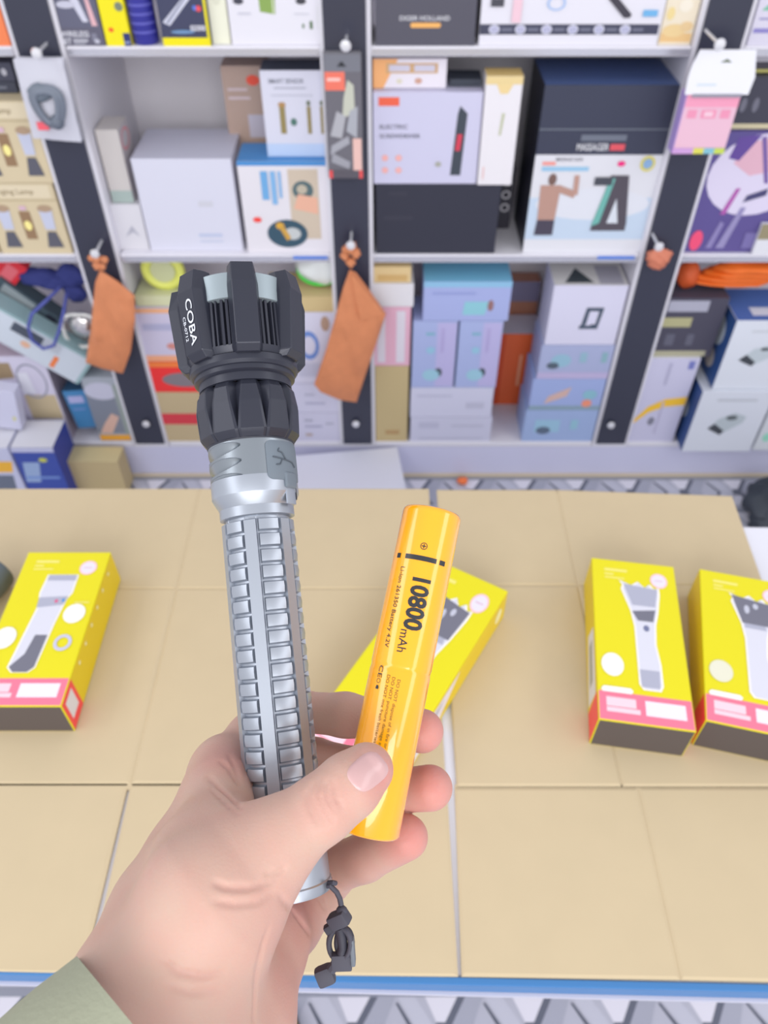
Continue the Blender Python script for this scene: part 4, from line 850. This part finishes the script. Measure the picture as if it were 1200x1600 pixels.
# wrist strap
ws = bpy.data.objects.new('wrist_strap', None); COL.objects.link(ws); ws.parent = torch; ws.empty_display_size = .01
FI = FM.inverted(); sm_ = mat((74, 74, 86), .65); sD = mat((58, 58, 70), .6)
def loc(u, v, d): return FI @ P(u, v, d)
dS = .338
mb = MB()
mb.tube([loc(*p) for p in ((498, 1384, .346), (508, 1380, .340), (520, 1379, .337), (524, 1380, .340))], .0011, sm_, 8)
mb.tube([loc(*p) for p in ((496, 1381, .348), (504, 1385, .340), (516, 1384, .337), (526, 1394, dS), (531, 1404, dS), (533, 1414, dS))], .0012, sm_, 8)
mb.tube([loc(*p) for p in ((494, 1379, .350), (506, 1374, .346), (516, 1372, .35))], .0010, sm_, 8)
mb.build('cord', ws, smooth=60)
def rotbox(mb, u, v, d, w, h, t, ang, m, b=.0008, yaw=0):
    c = P(u, v, d); a = math.radians(ang); X = (RT * math.cos(a) + UP * math.sin(a)); Y = (UP * math.cos(a) - RT * math.sin(a)); Zz = X.cross(Y)
    if yaw: 
        y_ = math.radians(yaw); X, Zz = X * math.cos(y_) + Zz * math.sin(y_), Zz * math.cos(y_) - X * math.sin(y_)
    M = Matrix(((X.x, Y.x, Zz.x, c.x), (X.y, Y.y, Zz.y, c.y), (X.z, Y.z, Zz.z, c.z), (0, 0, 0, 1)))
    mb.cbox((-w / 2, -h / 2, -t / 2), (w / 2, h / 2, t / 2), m, FI @ M, b)
mb = MB(); rotbox(mb, 530, 1436, dS, .0092, .0064, .006, 33, sm_, .0012, 20); rotbox(mb, 524, 1444, dS + .002, .0105, .0035, .004, 33, sD, .0006)
mb.ball(loc(534, 1424, dS), .0026, sm_, 12); mb.build('cord_lock', ws, smooth=35)
mb = MB()
ring = [loc(531 + 17 * math.cos(a), 1475 + 25 * math.sin(a), dS - .002 * math.cos(a)) for a in [2 * PI * k / 24 for k in range(24)]]
mb.tube(ring, .0013, sm_, 8, closed=True)
ring = [loc(538 + 11 * math.cos(a), 1472 + 20 * math.sin(a), dS + .002) for a in [2 * PI * k / 24 for k in range(24)]]
mb.tube(ring, .0016, sD, 8, closed=True)
mb.tube([loc(*p) for p in ((531, 1452, dS), (534, 1465, dS - .001), (536, 1480, dS), (533, 1492, dS))], .0022, sD, 8)
mb.build('loop', ws, smooth=60)
mb = MB(); rotbox(mb, 534, 1502, dS, .0088, .0070, .0045, 2, sm_, .0008); rotbox(mb, 551, 1485, dS, .0020, .0115, .006, 4, mat((104, 112, 122), .5), .0008)
mb.build('buckle', ws, smooth=35)
mb = MB(); rotbox(mb, 508, 1524, dS + .004, .0082, .0082, .006, 22, sm_, .0020); mb.tube([loc(*p) for p in ((517, 1516, dS), (524, 1506, dS))], .0022, sm_, 8)
mb.build('end_toggle', ws, smooth=35)

# ================================================================== battery (held)
bT = P(676, 799, .3640); bB = P(574.5, 1302, .3370)
BX = (bT - bB).normalized(); BL = (bT - bB).length
vw = (bT + bB) / 2 - CAM; BN = -(vw - BX * vw.dot(BX)).normalized(); BS = BX.cross(BN)
if BS.dot(RT) < 0: BS = -BS
BM = Matrix(((BS.x, -BN.x, BX.x, bB.x), (BS.y, -BN.y, BX.y, bB.y), (BS.z, -BN.z, BX.z, bB.z), (0, 0, 0, 1)))
batt = empty('battery', (0, 0, 0), 'long glossy orange cylindrical battery reading 10800mAh, pinched between thumb and fingers', 'battery')
batt.matrix_world = BM
rb = .0137
om = mat((255, 172, 0), .20, coat=1.0)
mb = MB(); g0 = BL * .49
mb.lathe([(0, rb * .55), (.0001, rb * .80), (.0004, rb * .93), (.0016, rb), (g0 - .0020, rb), (g0 - .0008, rb - .00018), (g0, rb - .0003), (g0 + .0008, rb - .00018), (g0 + .002, rb), (BL - .0026, rb), (BL - .0012, rb - .0003), (BL - .0004, rb * .93), (BL, rb * .82), (BL - .0002, rb * .70)], om, 96)
mb.build('cell_sleeve', batt, smooth=60)
mb = MB(); mb.lathe([(BL - .0003, rb * .70), (BL - .0001, rb * .45), (BL + .0009, rb * .40), (BL + .001, .0005)], mat((200, 200, 206), .25, .8), 40); mb.build('positive_cap', batt, smooth=40)
def SB(v):
    lo, hi = -.05, .3
    for _ in range(40):
        m = (lo + hi) / 2; q = BM @ Vector((0, -rb, m)) - CAM; vv = 800 - FPX * q.dot(UP) / q.dot(FW)
        if vv > v: lo = m
        else: hi = m
    return (lo + hi) / 2
mb = MB(); ink = mat((44, 46, 50), .35); ink2 = mat((120, 96, 20), .4)
def wrap_text(s, v0, length, deg0, cap, m, bold=0.0):
    vs, fs, tw_ = textmesh(s, bold)
    bm = bmesh.new(); bv = [bm.verts.new((p.x * length / tw_, p.y * cap / .7, 0)) for p in vs]
    for f in fs:
        try: bm.faces.new([bv[i] for i in f])
        except ValueError: pass
    bmesh.ops.triangulate(bm, faces=bm.faces[:])
    for _ in range(2):
        lg = [e for e in bm.edges if abs(e.verts[0].co.y - e.verts[1].co.y) > .0012]
        if lg: bmesh.ops.subdivide_edges(bm, edges=lg, cuts=1); bmesh.ops.triangulate(bm, faces=bm.faces[:])
    bm.verts.index_update(); s0 = SB(v0); R_ = rb + .00022; a0 = math.radians(deg0)
    out = []
    for v in bm.verts:
        a = a0 + v.co.y / R_; out.append((R_ * math.sin(a), -R_ * math.cos(a), s0 - v.co.x))
    mb.add(out, [[v.index for v in f.verts] for f in bm.faces], m); bm.free()
def bar(v0, v1, d0, d1, m=ink):
    n = 14; R_ = rb + .00022; vs = []
    s0, s1 = SB(v0), SB(v1)
    for i in range(n + 1):
        a = math.radians(d0 + (d1 - d0) * i / n)
        vs += [(R_ * math.sin(a), -R_ * math.cos(a), s1), (R_ * math.sin(a), -R_ * math.cos(a), s0)]
    mb.add(vs, [(2 * i, 2 * i + 2, 2 * i + 3, 2 * i + 1) for i in range(n)], m)
bar(869, 876.5, -35, 26); bar(869, 876.5, -57, -47); bar(869, 876.5, 33, 46)
wrap_text('10800', 903, SB(903) - SB(984), -10, .0078, ink, .035)
wrap_text('mAh', 985, SB(985) - SB(1020), -14, .0040, ink)
wrap_text('Li-ion 261350 Battery 4.2V', 890, SB(890) - SB(1017), -40, .0021, ink)
wrap_text('CE', 1046, .0052, -42, .0022, ink); 
wrap_text('DO NOT dispose of in fire or heat', 1062, .034, -2, .0014, ink2); wrap_text('DO NOT puncture damage and', 1060, .031, -12, .0014, ink2); wrap_text('DO NOT mix fresh batteries with', 1058, .034, -22, .0014, ink2)
R_ = rb + .00022; s0 = SB(854)
def wpt(x, y, sc, dc): a = math.radians(dc) + x / R_; return (R_ * math.sin(a), -R_ * math.cos(a), sc + y)
for (sc, dc, rd) in ((s0, -3, .0016), (SB(1070), -38, .0010)):
    vs = []
    for j in range(28):
        c_, s_ = math.cos(2 * PI * j / 28), math.sin(2 * PI * j / 28); vs += [wpt(rd * c_, rd * s_, sc, dc), wpt(rd * .82 * c_, rd * .82 * s_, sc, dc)]
    mb.add(vs, [(2 * j, (2 * j + 2) % 56, (2 * j + 3) % 56, 2 * j + 1) for j in range(28)], ink)
for (hx, hy) in ((.0010, .0002), (.0002, .0010)): mb.add([wpt(-hx, -hy, s0, -3), wpt(hx, -hy, s0, -3), wpt(hx, hy, s0, -3), wpt(-hx, hy, s0, -3)], [(0, 1, 2, 3)], ink)
sb_ = SB(1080)
for (hx, hy, ox) in ((.0008, .0008, 0), (.0010, .0002, 0)): mb.add([wpt(-hx, -hy, sb_, -38), wpt(hx, -hy, sb_, -38), wpt(hx * .6, hy, sb_, -38), wpt(-hx * .6, hy, sb_, -38)], [(0, 1, 2, 3)], ink)
mb.build('printed_text', batt)

# ================================================================== person: left hand and forearm (metres in camera-square coordinates, then turned into the room)
def cc(u, v, d): return np.array([(u - 600) / FPX * d, (800 - v) / FPX * d, -d])
def smin(a, b, k):
    h = np.clip(0.5 + 0.5 * (b - a) / k, 0, 1); return b + (a - b) * h - k * h * (1 - h)
def cone(X, a, b, ra, rb_):
    ab = b - a; L2 = float(ab @ ab)
    px, py, pz = X[0] - a[0], X[1] - a[1], X[2] - a[2]
    t = np.clip((px * ab[0] + py * ab[1] + pz * ab[2]) / L2, 0, 1)
    return np.sqrt((px - t * ab[0]) ** 2 + (py - t * ab[1]) ** 2 + (pz - t * ab[2]) ** 2) - (ra + (rb_ - ra) * t)
# chains: list of (u, v, depth, radius)
THUMB = [(345, 1368, .298, .0185), (440, 1308, .297, .0150), (505, 1262, .300, .01255), (545, 1228, .304, .0122), (573, 1203, .3085, .0106)]
INDEX = [(336, 1212, .372, .0120), (392, 1150, .388, .0112), (470, 1112, .394, .0100), (540, 1117, .388, .0106), (600, 1126, .381, .0096), (659, 1142, .373, .0104)]
MIDDLE = [(335, 1300, .380, .0120), (420, 1212, .396, .0112), (490, 1189, .397, .0112), (560, 1204, .386, .0108), (615, 1236, .376, .0100), (672, 1231, .368, .0106)]
RING = [(365, 1400, .378, .0120), (450, 1378, .390, .0112), (510, 1360, .388, .0124), (570, 1340, .378, .0108), (634, 1308, .364, .0104)]
PINKY = [(400, 1490, .362, .0125), (456, 1448, .360, .0130), (486, 1412, .372, .0120), (520, 1375, .390, .0090), (560, 1340, .388, .0082)]
PALM = [  # (a, b, ra, rb, k)
    [(255, 1590, .285, .0300), (300, 1440, .315, .0250)],
    [(215, 1535, .287, .0190), (290, 1345, .335, .0155)],
    [(290, 1345, .335, .0155), (342, 1208, .368, .0120)],
    [(300, 1420, .335, .0210), (345, 1290, .368, .0150)],
    [(345, 1610, .300, .0240), (394, 1470, .340, .0175)],
    [(400, 1470, .340, .0180), (385, 1390, .365, .0140)],
    [(376, 1590, .312, .0155), (426, 1465, .345, .0138)],
    [(345, 1530, .315, .0220), (360, 1400, .350, .0170)],
]
THEN = [  # thenar and thumb root
    [(265, 1530, .278, .0245), (330, 1400, .288, .0235)],
    [(330, 1400, .288, .0235), (385, 1345, .294, .0180)],
    [(350, 1440, .292, .0190), (395, 1370, .300, .0150)],
    [(250, 1420, .310, .0180), (330, 1330, .312, .0170)],
    [(330, 1330, .312, .0170), (345, 1240, .345, .0125)],
    [(345, 1240, .345, .0125), (352, 1190, .366, .0120)],
]
ARM = [
    [(255, 1600, .282, .0300), (170, 1760, .250, .0310)],
    [(345, 1610, .300, .0250), (240, 1780, .262, .0310)],
    [(200, 1560, .282, .0200), (130, 1700, .25, .026)],
    [(170, 1760, .250, .0310), (-20, 2020, .220, .0330)],
]
# creases: shallow smooth cuts (polyline with depth found on the surface)
def sdf(X):
    def group(segs, k):
        d = None
        for a, b in segs:
            q = cone(X, cc(*a[:3]), cc(*b[:3]), a[3], b[3]); d = q if d is None else smin(d, q, k)
        return d
    pairs = lambda ch: [[ch[i], ch[i + 1]] for i in range(len(ch) - 1)]
    body = smin(group(PALM, .014), group(ARM, .014), .014)
    th = smin(group(THEN, .014), group(pairs(THUMB), .004), .008)
    body = smin(body, th, .012)
    out = body
    for ch in (INDEX, MIDDLE, RING, PINKY):
        f = group(pairs(ch), .0035); out = np.minimum(out, smin(body, f, .007))
    return out
CREASES = []
def hand_field(X, creases=True):
    d = sdf(X)
    if creases:
        for (a, b, r, dep) in CREASES:
            q = cone(X, a, b, r, r); w = np.clip(1 - q / .0016, 0, 1)
            d = d + 1.9 * dep * w * w * (3 - 2 * w)
    return d
def surf_hit(u, v, d0=.22, d1=.45):
    r = np.array([(u - 600) / FPX, (800 - v) / FPX, -1.0]); d = d0
    for _ in range(90):
        p = r * d; s_ = float(sdf(p.reshape(3, 1))[0])
        if s_ < 1e-5 or d > d1: break
        d += max(s_ * .7, 2e-5)
    return d
def crease(pts, dep=.0007, r=.0002):
    pr = None; P_ = []
    for i in range(len(pts) - 1):
        for k in range(4): 
            t = k / 4; P_.append((pts[i][0] * (1 - t) + pts[i + 1][0] * t, pts[i][1] * (1 - t) + pts[i + 1][1] * t))
    P_.append(pts[-1]); n = len(P_)
    for i, (u, v) in enumerate(P_):
        q = cc(u, v, surf_hit(u, v))
        if pr is not None and np.linalg.norm(q - pr) < .012:
            e = math.sin(PI * (i - .5) / (n - 1)) ** .5; CREASES.append((pr, q, r, dep * e))
        pr = q
# thumb knuckle wrinkles, thumb root folds, palm folds, wrist lines (read from the photograph)
crease([(487, 1222), (484, 1240), (494, 1262), (510, 1288)], .0008); crease([(497, 1215), (496, 1240), (506, 1262), (520, 1284)], .0008); crease([(508, 1220), (510, 1245), (524, 1270)], .0006); crease([(521, 1222), (524, 1246), (534, 1262)], .0005); crease([(478, 1240), (486, 1266), (500, 1290)], .0005)
crease([(335, 1380), (355, 1387), (390, 1388), (430, 1376)], .0010); crease([(335, 1408), (370, 1414), (405, 1410), (430, 1392)], .0007); crease([(415, 1367), (432, 1366), (446, 1356)], .0006)
crease([(255, 1500), (280, 1520), (320, 1526), (350, 1520)], .0006); crease([(262, 1540), (300, 1552), (340, 1548)], .0004)
crease([(436, 1400), (455, 1420), (470, 1440), (486, 1462)], .0010); crease([(494, 1390), (500, 1404), (509, 1420)], .0012)
crease([(404, 1500), (400, 1530), (398, 1570), (396, 1600)], .0006); crease([(420, 1450), (410, 1480), (404, 1510)], .0006)
crease([(325, 1213), (345, 1232), (365, 1250), (378, 1264)], .0010); crease([(330, 1232), (350, 1252), (372, 1272)], .0006); crease([(345, 1190), (358, 1200), (372, 1225)], .0009); crease([(358, 1180), (368, 1200), (376, 1225)], .0006)
def surface_nets(lo, hi, h):
    n = [int((hi[i] - lo[i]) / h) + 2 for i in range(3)]
    ax = [lo[i] + h * np.arange(n[i]) for i in range(3)]
    # coarse pass marks blocks that can hold surface
    V = np.full(n, 1.0, dtype=np.float32); B = 12
    for i in range(0, n[0], B):
        for j in range(0, n[1], B):
            for k in range(0, n[2], B):
                i1, j1, k1 = min(i + B, n[0]), min(j + B, n[1]), min(k + B, n[2])
                c = np.array([[ax[0][(i + i1 - 1) // 2]], [ax[1][(j + j1 - 1) // 2]], [ax[2][(k + k1 - 1) // 2]]])
                dc = float(sdf(c)[0]); R_ = h * B * .9 + .004
                if abs(dc) > R_: V[i:i1, j:j1, k:k1] = dc; continue
                X = np.meshgrid(ax[0][i:i1], ax[1][j:j1], ax[2][k:k1], indexing='ij')
                X = np.array([x.ravel() for x in X]); d = sdf(X)
                cx = c[:, 0]
                for (a, b, r, dep) in CREASES:
                    if np.linalg.norm((a + b) / 2 - cx) < R_ + .012:
                        q = cone(X, a, b, r, r); w = np.clip(1 - q / .0014, 0, 1); d = d + 1.9 * dep * w * w * (3 - 2 * w)
                V[i:i1, j:j1, k:k1] = d.reshape(i1 - i, j1 - j, k1 - k)
    S = V < 0
    C = [V[a:n[0] - 1 + a, b:n[1] - 1 + b, c:n[2] - 1 + c] for a in (0, 1) for b in (0, 1) for c in (0, 1)]
    cnt = sum((x < 0).astype(np.int8) for x in C); act = (cnt > 0) & (cnt < 8)
    idx = -np.ones(act.shape, dtype=np.int64); I = np.argwhere(act); idx[act] = np.arange(len(I))
    acc = np.zeros((len(I), 3)); num = np.zeros(len(I))
    cor = [(a, b, c) for a in (0, 1) for b in (0, 1) for c in (0, 1)]
    vals = [V[I[:, 0] + a, I[:, 1] + b, I[:, 2] + c] for a, b, c in cor]
    for p in range(8):
        for q in range(p + 1, 8):
            if sum(abs(cor[p][m] - cor[q][m]) for m in range(3)) != 1: continue
            vp, vq = vals[p], vals[q]; m_ = (vp < 0) != (vq < 0); t = np.where(m_, vp / np.where(vp - vq == 0, 1, vp - vq), 0)
            e = np.array(cor[p])[None] + t[:, None] * (np.array(cor[q]) - np.array(cor[p]))[None]
            acc[m_] += e[m_]; num[m_] += 1
    vs = np.array(lo)[None] + h * (I + acc / num[:, None]); F = []
    for axis in range(3):
        o = [0, 0, 0]; o[axis] = 1
        s0 = S[:n[0] - o[0], :n[1] - o[1], :n[2] - o[2]]; s1 = S[o[0]:, o[1]:, o[2]:]
        E_ = np.argwhere(s0 != s1); u_, w_ = [(1, 2), (2, 0), (0, 1)][axis]
        E_ = E_[(E_[:, u_] > 0) & (E_[:, w_] > 0) & (E_[:, u_] < n[u_] - 1) & (E_[:, w_] < n[w_] - 1)]
        du = np.zeros(3, int); du[u_] = 1; dw = np.zeros(3, int); dw[w_] = 1
        g_ = lambda q: idx[q[:, 0], q[:, 1], q[:, 2]]
        quad = np.stack([g_(E_ - du - dw), g_(E_ - dw), g_(E_), g_(E_ - du)], 1)
        fl = S[E_[:, 0], E_[:, 1], E_[:, 2]]
        quad[~fl] = quad[~fl][:, ::-1]; F.append(quad)
    F = np.concatenate(F); F = F[(F >= 0).all(1)]
    return vs, F
CM = Matrix(((RT.x, UP.x, -FW.x, CAM.x), (RT.y, UP.y, -FW.y, CAM.y), (RT.z, UP.z, -FW.z, CAM.z), (0, 0, 0, 1)))
vs, F = surface_nets((-.195, -.275, -.425), (.032, -.070, -.185), .00090)
# gentle relaxation
nb = [(F[:, i], F[:, (i + 1) % 4]) for i in range(4)]
for it in range(2):
    acc = np.zeros_like(vs); num = np.zeros(len(vs))
    for a, b in nb:
        np.add.at(acc, a, vs[b]); np.add.at(num, a, 1); np.add.at(acc, b, vs[a]); np.add.at(num, b, 1)
    vs = vs * .5 + .5 * acc / np.maximum(num, 1)[:, None]
me = bpy.data.meshes.new('person')
Wv = np.array([[*r] for r in CM.to_3x3()]) @ vs.T + np.array([[CAM.x], [CAM.y], [CAM.z]])
me.from_pydata(Wv.T.tolist(), [], F.tolist()); me.polygons.foreach_set('use_smooth', [True] * len(F))
# natural redness: finger ends, knuckle folds, heel of the hand (skin colour of its own)
red = np.zeros(len(vs))
def redden(pt, rad, amt):
    global red
    d = np.linalg.norm(vs - cc(*pt)[None], axis=1); red = np.maximum(red, amt * np.clip(1 - d / rad, 0, 1) ** .8)
for pt, rad, amt in (((668, 1138, .368), .022, 1), ((675, 1230, .362), .022, 1), ((640, 1305, .357), .022, 1), ((595, 1215, .30), .015, .8), ((445, 1430, .345), .030, .75), ((440, 1560, .31), .035, .5), ((360, 1205, .35), .02, .6), ((510, 1250, .285), .018, .3), ((400, 1400, .29), .03, .3), ((540, 1260, .385), .05, .35)):
    redden(pt, rad, amt)
for (a, b, r, dep) in CREASES:
    near = np.where(np.abs(vs - (a + b)[None] / 2).max(1) < .012)[0]
    q = cone(vs[near].T, a, b, .0002, .0002); red[near] = np.maximum(red[near], min(1, dep * 420) * np.clip(1 - q / .0016, 0, 1))
at = me.color_attributes.new('redness', 'FLOAT_COLOR', 'POINT')
at.data.foreach_set('color', np.stack([red, red, red, np.ones(len(red))], 1).ravel().astype(np.float32))
sk = bpy.data.materials.new('skin'); sk.use_nodes = True; nt = sk.node_tree; b = nt.nodes['Principled BSDF']
b.inputs['Roughness'].default_value = .48; b.inputs['Specular IOR Level'].default_value = .35
b.inputs['Subsurface Weight'].default_value = .25; b.inputs['Subsurface Radius'].default_value = (1, .35, .2); b.inputs['Subsurface Scale'].default_value = .004
atn = nt.nodes.new('ShaderNodeVertexColor'); atn.layer_name = 'redness'
tc = nt.nodes.new('ShaderNodeTexCoord'); n1 = nt.nodes.new('ShaderNodeTexNoise'); n1.inputs['Scale'].default_value = 55; n1.inputs['Detail'].default_value = 3
n2 = nt.nodes.new('ShaderNodeTexNoise'); n2.inputs['Scale'].default_value = 900; n2.inputs['Detail'].default_value = 3
mx = nt.nodes.new('ShaderNodeMix'); mx.data_type = 'RGBA'; mx.inputs['A'].default_value = [lin(x) for x in (198, 165, 149)] + [1]; mx.inputs['B'].default_value = [lin(x) for x in (206, 138, 130)] + [1]
mth = nt.nodes.new('ShaderNodeMath'); mth.operation = 'MULTIPLY_ADD'; mth.inputs[1].default_value = .55; mth.inputs[2].default_value = -.18
ad = nt.nodes.new('ShaderNodeMath'); ad.operation = 'ADD'; ad.use_clamp = True
nt.links.new(tc.outputs['Object'], n1.inputs['Vector']); nt.links.new(tc.outputs['Object'], n2.inputs['Vector'])
nt.links.new(n1.outputs['Fac'], mth.inputs[0]); nt.links.new(mth.outputs[0], ad.inputs[0]); nt.links.new(atn.outputs['Color'], ad.inputs[1])
nt.links.new(ad.outputs[0], mx.inputs['Factor']); nt.links.new(mx.outputs['Result'], b.inputs['Base Color'])
bp = nt.nodes.new('ShaderNodeBump'); bp.inputs['Strength'].default_value = .25; bp.inputs['Distance'].default_value = .0004
nt.links.new(n2.outputs['Fac'], bp.inputs['Height']); nt.links.new(bp.outputs['Normal'], b.inputs['Normal'])
me.materials.append(sk)
person = bpy.data.objects.new('person', me); COL.objects.link(person)
tag(person, "person's left hand in an olive sleeve, holding the flashlight and the battery", 'person')
# thumbnail ---------------------------------------------------------------
def nail(cu, cv, ang, L_, W_):
    K, n = 9, 40; vs = []; a = math.radians(ang); ctr = None
    for k in range(K + 1):
        t = k / K
        for j in range(n):
            ph = 2 * PI * j / n; ex = 3.0
            x = t * L_ / 2 * math.copysign(abs(math.cos(ph)) ** (2 / ex), math.cos(ph)); y = t * W_ / 2 * math.copysign(abs(math.sin(ph)) ** (2 / ex), math.sin(ph))
            u = cu + x * math.cos(a) + y * math.sin(a); v = cv - x * math.sin(a) + y * math.cos(a)
            d = surf_hit(u, v) - (.00035 if t < .99 else -.0003) - .0002 * (x / L_ + .5)
            vs.append(CM @ Vector(cc(u, v, d)))
    mb = MB(); fs = []
    for k in range(K):
        for j in range(n): fs.append((k * n + j, k * n + (j + 1) % n, (k + 1) * n + (j + 1) % n, (k + 1) * n + j))
    fs = [tuple(reversed(f)) for f in fs]
    mb.add(vs, fs, mat((204, 164, 162), .28, coat=.2)); return mb.build('thumbnail', person, smooth=60)
nail(574, 1206, 40, 64, 52)
# sleeve --------------------------------------------------------------------
def sleeve():
    mb = MB(); n, K = 64, 22; ol = mat((160, 163, 140), .8, bump=.3, bscale=500); c0 = np.array(cc(256, 1658, .266)); c1 = c0 + .15 * np.array([-.64, -.53, .55])
    ax = (c1 - c0) / np.linalg.norm(c1 - c0); up = np.array([0, 0, 1.0]); up -= ax * (up @ ax); up /= np.linalg.norm(up); sd = np.cross(ax, up)
    vs = []
    for side in (0, 1):
        for k in range(K + 1):
            t = k / K
            for j in range(n):
                a = 2 * PI * j / n; R_ = .0465 + .010 * t + .0010 * math.sin(3 * a + 7 * t) + .0014 * noise.noise(Vector((math.cos(a) * 2, math.sin(a) * 2, t * 5)))
                if side: R_ -= .0016
                e = (.0008 if k == 0 else 0)
                p = c0 + (c1 - c0) * t + (up * math.sin(a) * R_ * .86 + sd * math.cos(a) * R_)
                vs.append(CM @ Vector(p))
    S_ = n * (K + 1); fs = []
    for k in range(K):
        for j in range(n):
            j2 = (j + 1) % n; fs.append((k * n + j, k * n + j2, (k + 1) * n + j2, (k + 1) * n + j)); fs.append((S_ + k * n + j, S_ + (k + 1) * n + j, S_ + (k + 1) * n + j2, S_ + k * n + j2))
    for j in range(n): j2 = (j + 1) % n; fs.append((j, S_ + j, S_ + j2, j2))
    mb.add(vs, fs, ol); return mb.build('sleeve', person, smooth=60)
tag(sleeve(), 'olive green sleeve')
